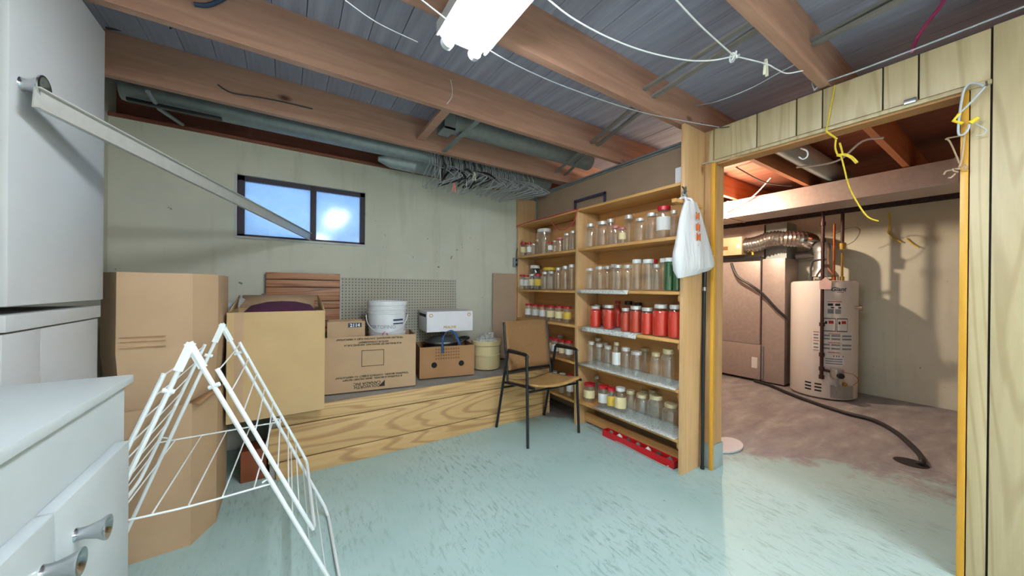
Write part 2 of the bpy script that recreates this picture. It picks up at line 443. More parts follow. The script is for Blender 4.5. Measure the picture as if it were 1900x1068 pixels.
# =================================================================== SETTING
XW, YW = 2.37, 3.20          # partition front face, back wall face
ZJ, ZC = 2.28, 2.51          # joist underside, ceiling boards
struct(MB().box(-1.05, 5.8, -3.3, 3.5, -.12, 0).build('floor', 'painted_floor'))
ceil = struct(MB().box(-1.05, 5.8, -3.3, 3.5, ZC+.022, ZC+.08).build('ceiling', 'groove_dark'))
bme = ume = None; bx = -1.05; i = 0
while bx < 5.75:
    if bme is None:
        o = MB().box(0, .1365, -3.3, 3.45, 0, .021).build('board', 'haze_tinted_board', ceil); bme = o.data
    else: o = mesh_obj('board', bme, ceil)
    if bx > 3.05:  # boards past the partition take the bulb-tinted copy
        if ume is None: ume = bme.copy(); ume.materials.clear(); ume.materials.append(M_('bulb_tinted_board'))
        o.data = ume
    o.location = (bx, 0, ZC + (.0015 if i % 3 == 1 else 0)); bx += .14; i += 1
# back wall with the window opening
wx0, wx1, wz0, wz1 = -.312, .562, 1.557, 2.012
b = MB()
b.box(-1.05, wx0, YW, YW+.22, 0, ZJ); b.box(wx1, 5.8, YW, YW+.22, 0, ZJ)
b.box(wx0, wx1, YW, YW+.22, 0, wz0); b.box(wx0, wx1, YW, YW+.22, wz1, ZJ)
wall_back = struct(b.build('wall_back', 'basement_wall'))
struct(MB().box(-1.05, 5.8, YW+.12, YW+.2, ZJ, ZC).build('trim_1', 'rim_wood'))         # rim board on the wall top
struct(MB().box(-1.05, 2.14, YW-.012, YW+.06, ZJ-.022, ZJ).build('trim_2', 'rim_wood'))  # sill plate edge
struct(MB().box(-1.1, -.95, -3.3, 3.4, 0, ZC).build('wall_left', 'basement_wall'))
struct(MB().box(-1.05, 5.8, -3.4, -3.25, 0, ZC).build('wall_front', 'white_room_wall'))
# partition: paneling boards on a dark backing, opening to the utility room
b = MB()
b.box(XW+.012, XW+.10, -3.3, .172, 0, ZJ-.006)
b.box(XW+.012, XW+.10, .172, 1.17, 2.07, ZJ-.006)
wr = struct(b.build('wall_right', 'groove_dark'))
gy = [1.178, .929, .736, .625, .404, .293, .101]
for a_, c_ in zip(gy, gy[1:]):
    MB().box(XW, XW+.012, c_+.003, a_-.003, 2.062, 2.266, .0015).build('panel_board', 'panel_wood', wr)
MB().box(XW, XW+.012, 1.184, 1.212, 2.06, 2.262, .0015).build('panel_board', 'panel_wood', wr)
ry = [.101, -.115, -.26, -.48, -.60, -.82, -1.0, -1.22, -1.44, -1.66, -1.9, -2.2, -2.5, -2.8, -3.2]
for a_, c_ in zip(ry, ry[1:]):
    MB().box(XW, XW+.012, c_+.003, a_-.003, 0, 2.272, .0015).build('panel_board', 'panel_wood', wr)
MB().box(XW, XW+.012, .104, .152, 0, 2.062, .0015).build('panel_board', 'panel_wood', wr)
MB().box(XW-.006, XW+.012, .10, 1.2, 2.040, 2.058, .002).build('header_strip', 'panel_wood', wr)
MB().box(XW+.012, XW+.10, .172, 1.17, 2.030, 2.069).build('header_plate', 'header_wood', wr)
struct(MB().box(XW-.008, XW+.014, .155, .176, 0, 2.04, .002).build('trim_3', 'jamb_yellow'))
struct(MB().box(XW-.014, XW+.010, 1.164, 1.186, 0, 2.045, .002).build('trim_4', 'jamb_yellow'))
b = MB(); b.box(XW+.012, XW+.115, 1.168, 1.206, .165, ZJ-.006); b.box(XW+.016, XW+.115, 1.208, 1.262, .165, ZJ-.006)
struct(b.build('trim_5', 'stud_wood'))
struct(MB().box(XW+.005, XW+.13, 1.162, 1.27, 0, .163, .006).build('trim_6', 'curb_concrete'))
struct(MB().box(XW, XW+.012, 1.188, 1.236, .165, 2.06).build('trim_7', 'stud_wood'))
struct(MB().box(XW+.012, XW+.10, .135, .172, 0, 2.03).build('trim_8', 'stud_wood'))
# wall behind the shelves
struct(MB().box(2.41, 2.47, 1.264, YW, 0, ZJ-.006).build('wall_shelf_side', 'plywood_wall'))
b = MB(); b.box(2.392, 2.41, 1.27, 3.15, 2.262, 2.276); b.box(2.397, 2.41, 1.27, 3.15, 2.244, 2.258)
struct(b.build('trim_9', 'galvanised_dull'))
struct(MB().box(2.395, 2.405, 3.15, 3.198, 1.2, ZJ).build('trim_10', 'galvanised_dull'))
struct(MB().box(2.142, 2.405, 3.172, 3.196, 1.86, 2.2).build('trim_11', 'shelf_upright'))
# utility room shell
struct(MB().box(5.65, 5.8, -1.1, 3.4, 0, 2.14).build('wall_utility', 'utility_wall'))
b = MB(); b.box(5.62, 5.8, -1.1, 3.4, 2.14, 2.21)
struct(b.build('trim_12', 'foundation_dark'))
struct(MB().box(5.72, 5.8, -1.1, 3.4, 2.21, ZC).build('trim_13', 'rim_wood'))
struct(MB().box(XW+.1, 5.8, -1.2, -1.1, 0, ZC).build('wall_utility_side', 'utility_wall'))

# window
win = struct(thing('window_1', 'narrow basement window with two frosted panes in a dark frame', 'window', ((wx0+wx1)/2, YW, wz0)))
del win['category']
fy0, fy1 = YW+.03, YW+.075
b = MB(); b.box(wx0, wx1, fy0, fy1, wz1-.034, wz1); b.box(wx0, wx1, fy0, fy1, wz0, wz0+.022)
b.box(wx0, wx0+.04, fy0, fy1, wz0, wz1); b.box(wx1-.036, wx1, fy0, fy1, wz0, wz1)
b.build('window_frame', 'window_frame', win)
mxm = .172
MB().box(mxm-.021, mxm+.021, fy0-.006, fy1, wz0, wz1, .004).build('mullion', 'window_frame', win)
MB().box(wx0+.04, mxm-.021, fy0+.02, fy0+.024, wz0+.022, wz1-.034).build('pane', 'frosted_pane', win)
MB().box(mxm+.021, wx1-.036, fy0+.02, fy0+.024, wz0+.022, wz1-.034).build('pane', 'frosted_pane', win)
b = MB(); b.box(wx0-.016, wx0, YW-.004, YW+.04, wz0-.01, wz1+.006); b.box(wx0-.01, wx1+.01, YW-.012, YW+.03, wz0-.014, wz0+.004, .004)
b.build('window_sill', 'window_putty', win)

# ceiling joists
JY = [-.05, .62, 1.30, 1.975, 2.65]
jl = {.62: 'brown ceiling joist running above the doorway header', 1.30: 'brown ceiling joist just beyond the fluorescent lamp',
      1.975: 'pale orange knotty ceiling joist between lamp and back wall', 2.65: 'red-brown ceiling joist nearest the back wall, above the grey duct'}
for y in JY:
    j = MB().box(-1.0, 3.0, y-.02, y+.02, ZJ, ZC).build('ceiling_joist', 'joist_wood')
    tag(j, jl.get(y, 'brown ceiling joist straight above the camera'), 'joist', 'ceiling joists')

ul = {-.05: 'bulb-tinted orange utility room joist hidden right of the doorway', .62: 'bulb-tinted orange utility room joist nearest the cable bundle', 1.30: 'bulb-tinted orange utility room joist left of the yellow rope',
      1.975: 'bulb-tinted orange utility room joist holding the bare bulb', 2.65: 'bulb-tinted orange utility room joist farthest left in the doorway'}
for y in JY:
    j = MB().box(3.002, 5.7, y-.02, y+.02, ZJ, ZC).build('bulb_tinted_joist', 'bulb_tinted_joist')
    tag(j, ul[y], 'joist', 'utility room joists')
# crossed bridging between the joists
def brace(p, q, wd=.032, th=.016, m='bridging_wood', label='', name='bridging_brace', cat='brace', group='bridging between joists'):
    p, q = Vector(p), Vector(q); t = (q-p).normalized(); sd = Vector((1, 0, 0)); sd = (sd - t*sd.dot(t)).normalized(); nn = t.cross(sd)
    b = MB(); vs = []
    for e in (p, q):
        vs.append([b.bm.verts.new(e + sd*a*wd/2 + nn*c*th/2) for a, c in ((-1, -1), (1, -1), (1, 1), (-1, 1))])
    for k in range(4): b._f([vs[0][k], vs[0][(k+1) % 4], vs[1][(k+1) % 4], vs[1][k]])
    b._f(vs[0]); b._f(vs[1])
    return tag(b.build(name, m), label, cat, group)
def bridging(X, ya, yb, where, m='bridging_wood', wd=.032):
    brace((X, ya+.021, ZJ+.015), (X, yb-.021, ZC-.015), wd, .016, m, 'grey bridging strut rising towards the back wall, ' + where)
    brace((X+.04, ya+.021, ZC-.015), (X+.04, yb-.021, ZJ+.015), wd, .016, m, 'grey bridging strut sloping down towards the back wall, ' + where)
def strut(pa, ya, pb, yb, label, wd=.026, th=.014, m='bridging_wood'):
    a, c = at(*pa, Y=ya), at(*pb, Y=yb)
    a.z = min(max(a.z, ZJ+.012), ZC-.012); c.z = min(max(c.z, ZJ+.012), ZC-.012)
    brace(a, c, wd, th, m, label)
strut((1195, 166), 1.279, (1402, 36), .641, 'upper of two grey struts above the white clothesline')
strut((1212, 180), 1.279, (1414, 48), .641, 'lower of two grey struts above the white clothesline', .034)
strut((1097, 265), 1.954, (1178, 203), 1.321, 'left of two thin grey struts between lamp and shelf')
strut((1108, 270), 1.954, (1194, 203), 1.321, 'right of two thin grey struts between lamp and shelf')
for pa, pb, zz, lb in (((1505, 76), (1652, -2), .012, 'upper grey strut near the pink cable'), ((1507, 84), (1668, 2), .0, 'lower grey strut near the pink cable')):
    a = at(*pa, Y=.599); a.z = min(a.z, ZC-.02); c = at(*pb, Z=a.z+zz); d = (c-a); d = d*((-.029-a.y)/d.y)
    c = a+d; c.z = min(max(c.z, ZJ+.012), ZC-.012)
    brace(a, c, .028, .014, 'bridging_wood', lb)
strut((832, 198), 1.996, (780, 258), 2.629, 'wide wooden brace left of the short duct', .06, .018, 'joist_wood')
strut((889, 222), 1.996, (823, 286), 2.629, 'pale strap at the open end of the short duct', .035, .006, 'galvanised_dull')
strut((1078, 284), 1.996, (1030, 320), 2.629, 'left strap crossing below the short duct', .03, .006, 'galvanised_dull')
strut((1090, 287), 1.996, (1048, 325), 2.629, 'right strap crossing below the short duct', .03, .006, 'galvanised_dull')
tag(MB().box(2.10, 2.46, YW+.095, YW+.118, ZJ+.01, ZC-.03).build('red_lit_rim', 'red_lit_rim'), 'added patch coloured like red-lit rim wood in the far ceiling corner', 'board')  # red light on the rim wood, put in as a coloured slab

# =================================================================== CEILING LAMP
def shop_light(x0, x1, y0, y1, zt, label, tm='tube_light'):
    t = thing('fluorescent_lamp', label, 'lamp', ((x0+x1)/2, (y0+y1)/2, zt))
    b = MB()
    c = .035
    b.prism([(x0+c, y0), (x1-c, y0), (x1, y0+c), (x1, y1-c), (x1-c, y1), (x0+c, y1), (x0, y1-c), (x0, y0+c)], zt-.028, zt)
    b.build('housing', 'white_plastic', t)
    b = MB()
    for xa, xb in ((x0, x0+.008), (x1-.008, x1)): b.box(xa, xb, y0+c, y1-c, zt-.05, zt-.026)
    b.build('side_rim', 'white_plastic', t)
    xm = (x0+x1)/2
    b = MB(); b.prism([(xm-.022, y0+.05), (xm+.022, y0+.05), (xm+.022, y1-.05), (xm-.022, y1-.05)], zt-.052, zt-.026)
    b.build('ballast_cover', 'white_plastic', t)
    for x in (xm-.062, xm+.062):
        tb = MB().lathe([(.001, y0+.045), (.016, y0+.045), (.0185, y0+.06), (.0185, y1-.06), (.016, y1-.045), (.001, y1-.045)], (x, 0, zt-.058), 16, 'y').build('tube', tm, t)
        for ya, yb in ((y0+.012, y0+.044), (y1-.044, y1-.012)):
            MB().lathe([(.012, ya), (.026, ya+.004), (.026, yb-.004), (.012, yb)], (x, 0, zt-.056), 14, 'y').build('socket', 'white_plastic', t)
    return t
shop_light(.493, .718, .10, 1.36, 2.262, 'white twin-tube fluorescent lamp glowing under the ceiling joists')
shop_light(.493, .718, -2.75, -1.49, 2.262, 'added unseen twin-tube fill lamp behind the camera', 'fill_tube_light')  # this lamp and the next are added fill, out of view
shop_light(1.55, 1.775, -2.75, -1.49, 2.262, 'added unseen twin-tube fill lamp behind the camera, paneled side', 'fill_tube_light')

# =================================================================== LEFT CABINETS AND DRESSER
XC = -.63
def trumpet_knob(parent, p, rb=.012, rf=.027, ln=.042, m='chrome', name='knob'):
    b = MB().lathe([(.001, 0), (rb*1.15, 0), (rb, .004), (rb*1.05, ln*.35), (rb*1.5, ln*.7), (rf, ln*.92), (rf, ln), (rf*.8, ln), (rf*.45, ln*.88), (.001, ln*.84)], p, 24, 'x')
    return b.build(name, m, parent)
uc = thing('wall_cabinet', 'tall white wall cabinet with one chrome knob above the dresser', 'cabinet', (-.79, 1.8, 1.133))
MB().box(-.948, XC-.018, 1.512, 2.086, 1.133, 2.225).build('body', 'cabinet_white', uc)
dr = MB().box(XC-.017, XC, 1.514, 2.088, 1.136, 2.228, .003).build('door', 'cabinet_white', uc)
kp = at(40, 156, X=XC)
trumpet_knob(dr, kp, .017, .036, .042)
lc = thing('base_cabinet', 'lower white cabinet with paneled front behind the dresser', 'cabinet', (-.79, 1.8, 0))
MB().box(-.948, XC-.02, 1.512, 2.07, 0, 1.112).build('body', 'cabinet_white', lc)
ys = at(83, 640, X=XC).y
for a_, c_ in ((1.514, ys-.003), (ys+.003, 2.068)):
    MB().box(XC-.02, XC-.008, a_, c_, .06, 1.06, .002).build('door', 'cabinet_white', lc)
MB().box(XC-.02, XC-.002, 1.514, 2.075, 1.066, 1.112, .002).build('top_rail', 'cabinet_white', lc)
ds = thing('dresser', 'white painted dresser with two front doors in the near left corner', 'dresser', (-.65, 1.0, 0))
dx = -.355
MB().box(-.948, dx, .42, 1.372, .928, .95, .004).build('top', 'dresser_white', ds)
MB().box(-.945, dx-.014, .425, 1.355, .0, .928).build('body', 'dresser_white', ds)
zt = at(238, 818, X=dx+.012).z; ym = at(104, 962, X=dx+.012).y
ye = at(240, 900, X=dx+.012).y
for a_, c_, side in ((ym+.002, ye, 1), (.44, ym-.002, -1)):
    d = MB().box(dx-.014, dx+.012, a_, c_, .05, zt, .005).build('door', 'dresser_white', ds)
    trumpet_knob(d, at(140, 992, X=dx+.012) if side > 0 else at(78, 1062, X=dx+.012), .011, .023, .044)

# aluminium rail from the cabinet knob to the window sill
p = at(62, 176, X=XC+.034); q = Vector((mxm-.024, YW-.004, wz0+.036))
p.z -= .004
t_ = (q-p).normalized(); u_ = Vector((0, 0, 1)); u_ = (u_ - t_*u_.dot(t_)).normalized(); n_ = t_.cross(u_)
rail = thing('metal_rail', 'long flat aluminium rail resting between cabinet knob and window', 'rail', p)
def bar(b, p, q, u, n, h0, h1, d0, d1):
    a = [b.bm.verts.new(p + u*h + n*d) for h, d in ((h0, d0), (h1, d0), (h1, d1), (h0, d1))]
    c = [b.bm.verts.new(q + u*h + n*d) for h, d in ((h0, d0), (h1, d0), (h1, d1), (h0, d1))]
    for k in range(4): b._f([a[k], a[(k+1) % 4], c[(k+1) % 4], c[k]])
    b._f(a); b._f(c)
b = MB(); bar(b, p, q, u_, n_, -.028, .028, -.002, .002); b.build('web', 'aluminium', rail)
b = MB(); bar(b, p, q, u_, n_, .026, .030, -.002, .014); bar(b, p, q, u_, n_, -.030, -.026, -.002, .014); b.build('flange', 'aluminium', rail)

# =================================================================== TALL CARTONS (bulging eight-sided)
def carton8(z0, z1, label, grow=0, lo=1, hi=1):
    P = [(-.675, 2.22), (-.60, 2.115), (-.365, 2.125), (-.295, 2.27), (-.295, 2.62), (-.37, 2.75), (-.60, 2.75), (-.675, 2.64)]
    t = thing('tall_carton', label, 'carton', (-.48, 2.43, z0))
    cx, cy = -.485, 2.43
    def sc(f): return [(cx+(x-cx)*f, cy+(y-cy)*f) for x, y in P]
    b = MB(); a = sc(1+grow); c = sc(1+grow-.025)
    rows = [(z0, sc(lo)), ((z0+z1)/2, a), (z1, sc(hi))]
    rings = [[b.bm.verts.new((x, y, z)) for x, y in pts] for z, pts in rows]
    inner = [b.bm.verts.new((cx+(v.co.x-cx)*.975, cy+(v.co.y-cy)*.975, z1)) for v in rings[-1]]
    deep = [b.bm.verts.new((v.co.x, v.co.y, z1-.1)) for v in inner]
    for A, B in ((rings[0], rings[1]), (rings[1], rings[2]), (rings[2], inner), (inner, deep)):
        for j in range(8): b._f([A[j], A[(j+1) % 8], B[(j+1) % 8], B[j]])
    b._f(rings[0]); b._f(deep)
    b.build('shell', 'carton', t, sharp=10)
    return t
carton8(0.0, .655, 'lower of two stacked tall brown cartons, standing on the floor', .004, 1, 1.015)
u8 = carton8(.562, 1.25, 'upper of two stacked tall brown cartons beside the white cabinet', .012, .90, 1.006)
b = MB(); b.quad((-.372, 2.123, .664), (-.296, 2.272, .664), (-.262, 2.25, .70), (-.335, 2.095, .655)); lf8 = b.build('torn_flap', 'carton_dark', u8); s_ = lf8.modifiers.new('s', 'SOLIDIFY'); s_.thickness = .004
for dz in (.27, .295, .315):
    MB().box(-.59, -.45, 2.108, 2.114, .657+dz, .657+dz+.002).build('crease', 'carton_dark', u8)

# =================================================================== DRYING RACK
rk = thing('drying_rack', 'white wire folding clothes drying rack standing open in front of the cartons', 'drying rack', (-.247, 1.72, 0))
A1, A2 = Vector((-.247, 1.41, 1.012)), Vector((-.247, 2.03, 1.012))
rf, lf = .185, -.605
for sgn, fx, nm in ((1, rf, 'right'), (-1, lf, 'left')):
    f1 = Vector((fx, 1.41, .014)); f2 = Vector((fx, 2.03, .014))
    b = MB()
    b.tube([A1, A1.lerp(f1, .5), A1.lerp(f1, .965), (fx, 1.45, .012), (fx, 1.99, .012), A2.lerp(f2, .965), A2.lerp(f2, .5), A2], .0068, 8)
    b.build('leg_frame', 'wire_white', rk)
    # flattened hinge ends
    for A, f in ((A1, f1), (A2, f2)):
        t = (f-A).normalized()
        b = MB(); bar(b, A - t*.012, A + t*.075, t.cross(Vector((0, 1, 0))), Vector((0, 1, 0)), -.011, .011, -.004+.005*sgn, .004+.005*sgn)
        b.build('hinge_plate', 'wire_white', rk)
    # drying wing: a looped tube with wires
    if sgn > 0: w0, w1, wz = (-.185, .935), (.084, .32), .3
    else: w0, w1, wz = (-.305, .935), (-.50, .40), .3
    a0 = Vector((w0[0], 1.418, w0[1])); a1 = Vector((w1[0], 1.418, w1[1])); c0 = Vector((w0[0], 2.022, w0[1])); c1 = Vector((w1[0], 2.022, w1[1]))
    dn = (a1-a0).normalized()
    b = MB(); b.tube([a0, a0.lerp(a1, .5), a0.lerp(a1, .93), a1 + Vector((0, .01, 0)), a1 + Vector((0, .04, 0)) + dn*.012, c1 - Vector((0, .04, 0)) + dn*.012, c1 - Vector((0, .01, 0)), c0.lerp(c1, .93), c0.lerp(c1, .5), c0], .0065, 8)
    b.build('wing_frame', 'wire_white', rk)
    for k in range(8):
        s = .01 + .118*k
        u, v = a0.lerp(a1, s), c0.lerp(c1, s)
        b = MB(); b.tube(spline([u - Vector((0, .012, 0)), u.lerp(v, .33) - Vector((0, 0, .004)), u.lerp(v, .66) - Vector((0, 0, .004)), v + Vector((0, .012, 0))], 3), .0023, 6)
        b.build('wire', 'wire_white', rk)
    if sgn > 0:
        for s in (.62, .74, .86):
            u, v = A1.lerp(f1, s), A2.lerp(f2, s)
            MB().tube([u, u.lerp(v, .5) - Vector((0, 0, .003)), v], .0022, 6).build('wire', 'wire_white', rk)
    for A, f in ((A1, f1), (A2, f2)):
        u = A.lerp(f, .13); MB().tube([u + Vector((.014*sgn, -.004, .006)), u - Vector((.012*sgn, -.004, .004))], .007, 8).build('clip', 'wire_white', rk)
# middle brace shelf
zs = .53
NL, NR, FL, FR = Vector((-.412, 1.41, zs)), Vector((-.06, 1.41, zs)), Vector((-.43, 2.03, zs)), Vector((-.05, 2.03, zs))
def hook_end(p, d):
    return [p + Vector((.016*d, 0, 0)), p + Vector((.022*d, 0, .010)), p + Vector((.010*d, 0, .018)), p + Vector((-.006*d, 0, .012))]
MB().tube(spline([NL, NL.lerp(NR, .5) - Vector((0, 0, .006)), NR] + hook_end(NR, 1), 4), .0032, 6).build('brace_wire', 'wire_white', rk)
MB().tube(spline(hook_end(FL, -1)[::-1] + [FL, FR] + hook_end(FR, 1), 4), .0032, 6).build('brace_wire', 'wire_white', rk)
for k in range(5):
    s = .02 + .225*k
    MB().tube([NL.lerp(NR, s), FL.lerp(FR, s+.06)], .0024, 6).build('wire', 'wire_white', rk)

# =================================================================== PLATFORM
PZ, PY = .432, 2.55
pf = thing('platform', 'low concrete platform faced with wood-grain planks along the back wall', 'platform', (1.0, 2.85, 0))
MB().box(-.085, 2.125, PY+.022, YW-.002, 0, PZ-.012, .004).build('slab', 'slab_concrete', pf)
MB().box(-.03, 2.11, PY+.016, PY+.0215, .004, .425).build('backing', 'groove_dark', pf)
for z0, z1, xa in ((.0, .105, -.05), (.111, .321, -.09), (.327, .43, -.04)):
    MB().box(xa, 2.115, PY, PY+.0155, z0, z1, .0015).build('plank', 'platform_plank', pf)
tag(MB().box(-.23, -.10, 2.62, 2.78, 0, .19, .005).build('wood_block', 'brown_wood_block'), 'red-brown wooden block on the floor under the overhanging open carton', 'block')

# panels leaning on the wall
wp = thing('paneling_sheet', 'dark wood-grain panel of narrow horizontal planks leaning on the back wall', 'panel', (.11, 3.16, PZ))
MB().box(-.137, .363, 3.158, 3.166, PZ, 1.298).build('backing', 'groove_dark', wp)
z = PZ; hs = [.10, .058, .10, .058, .11, .06, .10, .06, .11, .058, .06]
for h in hs:
    MB().box(-.135, .361, 3.148, 3.158, z+.003, min(z+h-.003, 1.299), .001).build('plank', 'brown_plank', wp); z += h
pg = thing('pegboard', 'grey perforated pegboard leaning on the back wall behind the pail', 'pegboard', (.88, 3.17, PZ))
MB().box(.366, 1.408, 3.168, 3.174, PZ, 1.272).build('board', 'pegboard', pg)
MB().box(.364, .374, 3.160, 3.168, PZ, 1.274).build('edge_strip', 'window_putty', pg)
MB().box(1.402, 1.41, 3.160, 3.168, PZ, 1.274).build('edge_strip', 'window_putty', pg)
bb = thing('brown_board', 'plain brown hardboard sheet leaning in the corner beside the shelves', 'board', (1.98, 3.17, PZ))
MB().box(1.828, 2.118, 3.158, 3.164, PZ, 1.352).build('sheet', 'plywood_wall', bb)
MB().box(2.118, 2.127, 3.150, 3.168, PZ, 1.352).build('edge_strip', 'shelf_upright', bb)

# =================================================================== CARTONS AND THINGS ON THE PLATFORM
def open_box(t, x0, x1, y0, y1, z0, z1, th=.006, m='carton', mi='carton_inside'):
    b = MB()
    b.box(x0, x1, y0, y0+th, z0, z1); b.box(x0, x1, y1-th, y1, z0, z1)
    b.box(x0, x0+th, y0+th, y1-th, z0, z1); b.box(x1-th, x1, y0+th, y1-th, z0, z1)
    b.box(x0+th, x1-th, y0+th, y1-th, z0, z0+th)
    return b.build('walls', m, t, local=True)
bc = thing('large_carton', 'large open brown carton overhanging the left end of the platform', 'carton', (-.04, 2.67, PZ))
open_box(bc, -.238, .238, -.24, .24, 0, .615, .007, 'carton_yellow')
b = MB(); b.bm.verts.new
b.quad((-.225, .236, .612), (.2, .236, .612), (.215, .30, .70), (-.215, .30, .70)); fl = b.build('flap', 'carton', bc, local=True)
s_ = fl.modifiers.new('s', 'SOLIDIFY'); s_.thickness = .005
b = MB(); b.quad((.236, .236, .612), (.236, -.236, .612), (.243, -.02, .645), (.228, .24, .70)); fl = b.build('flap', 'carton_yellow', bc, local=True)
s_ = fl.modifiers.new('s', 'SOLIDIFY'); s_.thickness = .005
b = MB(); b.quad((-.236, -.16, .612), (-.236, .236, .612), (-.222, .22, .70), (-.215, -.1, .66)); fl = b.build('flap', 'carton', bc, local=True)
s_ = fl.modifiers.new('s', 'SOLIDIFY'); s_.thickness = .005
pc = MB(); rings = []
for k, (f, z) in enumerate(((1, .40), (.98, .60), (.8, .640), (.4, .662), (.02, .667))):
    rings.append([pc.bm.verts.new((.01+math.copysign(abs(math.cos(a))**.6, math.cos(a))*.20*f, math.copysign(abs(math.sin(a))**.6, math.sin(a))*.2*f, z)) for a in [2*math.pi*j/24 for j in range(24)]])
for a_, c_ in zip(rings, rings[1:]):
    for j in range(24): pc._f([a_[j], a_[(j+1) % 24], c_[(j+1) % 24], c_[j]], True)
po = pc.build('purple_blanket', 'purple_cloth'); po.location = (-.04, 2.67, PZ)
tag(po, 'dark purple folded blanket inside the large open carton', 'blanket')

MB().box(-.205, -.165, -.2412, -.2402, .0, .612).build('tape_strip', 'carton', bc, local=True)
# pale plastic sheet squeezed beside the large carton
b = MB(); g = [[b.bm.verts.new((-.31+.02*i+.012*math.sin(3*j+i), 2.80+.05*i+.015*math.sin(2.1*i+j), .80+.075*j+.02*math.sin(i*1.7+j))) for i in range(5)] for j in range(5)]
for j in range(4):
    for i in range(4): b._f([g[j][i], g[j][i+1], g[j+1][i+1], g[j+1][i]], True)
sh = b.build('plastic_sheet', 'bag_film'); m_ = sh.modifiers.new('s', 'SOLIDIFY'); m_.thickness = .002
tag(sh, 'crumpled pale plastic sheet squeezed between tall carton and large open carton', 'plastic sheet')

wc = thing('printed_carton', 'wide brown carton with upside-down black shipping print and empty square', 'carton', (.545, 2.86, PZ), R(-9))
open_box(wc, -.325, .325, -.17, .17, 0, .40)
ff = -.1708
def wl(s, x, z, size, bold=0, inv=True, m='ink_black'):
    return letter(s, size, m, wc, mtx((x, ff, z), (-1, 0, 0) if inv else (1, 0, 0), (0, 0, -1) if inv else (0, 0, 1)), bold=bold)
wl('WOOLWORTH', -.005, .040, .030, .0006); wl('CANADA INC', -.022, .063, .030, .0006)
wl('IF STRAPPING IS BROKEN - MARK DELIVERY RECEIPT', .02, .094, .0175, .0007)
wl('"STRAPPING BROKEN - CONTENTS SUBJECT TO VERIFICATION"', .02, .114, .0175, .0007)
wl('"FEUILLARD MANQUANT, CONTENU SUJET A VERIFICATION"', .0, .387, .0165, .0007)
wl('NOTE DE CONNAISSEMENT', .02, .362, .0165, .0007)
wl('SI LE FEUILLARD EST MANQUANT, INSCRIVEZ SUR LA', .02, .344, .0165, .0007)
b = MB(); x0, x1, z0, z1 = -.062, .093, .178, .297
for q in ((x0, x1, z0, z0+.004), (x0, x1, z1-.004, z1), (x0, x0+.004, z0, z1), (x1-.004, x1, z0, z1)): b.box(q[0], q[1], ff-.0006, ff, q[2], q[3])
b.build('printed_square', 'ink_black', wc, local=True)
b = MB(); b.prism([(0, 0), (.045, 0), (.045, .045)], 0, .0006)
tr = b.build('printed_triangle', 'ink_black', wc, local=True); tr.matrix_local = Matrix.Translation((.055, ff, .022)) @ Matrix.Rotation(R(90), 4, 'X')

nc = thing('numbered_carton', 'small brown carton with a dark 2114 label standing inside the printed carton', 'carton', (.385, 2.865, PZ+.008), R(-6))
open_box(nc, -.135, .115, -.10, .10, 0, .50)
MB().box(.0, .092, -.1012, -.1002, .455, .488).build('label_patch', 'ink_blue', nc, local=True)
letter('2114', .034, 'ink_white', nc, mtx((.046, -.1016, .4595), (1, 0, 0), (0, 0, 1)), bold=.001)
ic = thing('inner_carton', 'plain brown carton under the white pail inside the printed carton', 'carton', (.69, 2.845, PZ+.008), R(-9))
MB().box(-.145, .145, -.13, .13, 0, .268, .004).build('body', 'carton_dark', ic, local=True)

# white pail
pl = thing('white_pail', 'white plastic pail with blue printed band and wire handle in the printed carton', 'pail', (.673, 2.85, .712))
MB().lathe([(.001, 0), (.134, 0), (.136, .02), (.1375, .085), (.142, .087), (.142, .095), (.138, .097), (.139, .12), (.143, .122), (.143, .13), (.139, .132), (.144, .275), (.149, .277), (.149, .287), (.145, .289), (.1455, .305), (.150, .307), (.150, .318), (.146, .320), (.1465, .338), (.1515, .34), (.152, .372), (.147, .374), (.144, .36), (.138, .06), (.001, .05)], seg=40).build('body', 'white_plastic', pl, local=True)
th = math.atan2(-2.85, -.673)
letter('PORTOFINO', .038, 'ink_grey', pl, None, bend=(.1443, th-.30, .165))
letter('ITALIAN ICE', .013, 'ink_grey', pl, None, bend=(.1440, th-.20, .147)) if False else None
b = MB(); n_seg = 14
for z0, z1 in ((.222, .236), (.196, .206)):
    for k in range(n_seg):
        a = th + .30 + .62*k/n_seg; c = a + .62/n_seg; r = .1452
        b.quad((r*math.cos(a), r*math.sin(a), z0), (r*math.cos(c), r*math.sin(c), z0), (r*math.cos(c), r*math.sin(c), z1), (r*math.cos(a), r*math.sin(a), z1))
b.build('blue_band', 'ink_blue', pl, local=True)
b = MB(); e1, e2 = th+1.35, th-1.5; r = .154
pts = []
for k in range(13):
    s = k/12; a = e1+(e2-e1)*s; pts.append((r*math.cos(a)*1.02, r*math.sin(a)*1.02, .262 - .125*math.sin(math.pi*s)**.8))
b.tube(spline(pts, 3), .004, 6).build('handle', 'white_plastic', pl, local=True)
MB().tube(spline([(.02*math.cos(a)+.0+.16*math.cos(th-.1), .02*math.sin(a)*.2+.16*math.sin(th-.1), .105+.036*math.sin(a)) for a in [2*math.pi*k/12 for k in range(13)]], 2), .0032, 6).build('red_loop', 'string_red', pl, local=True)

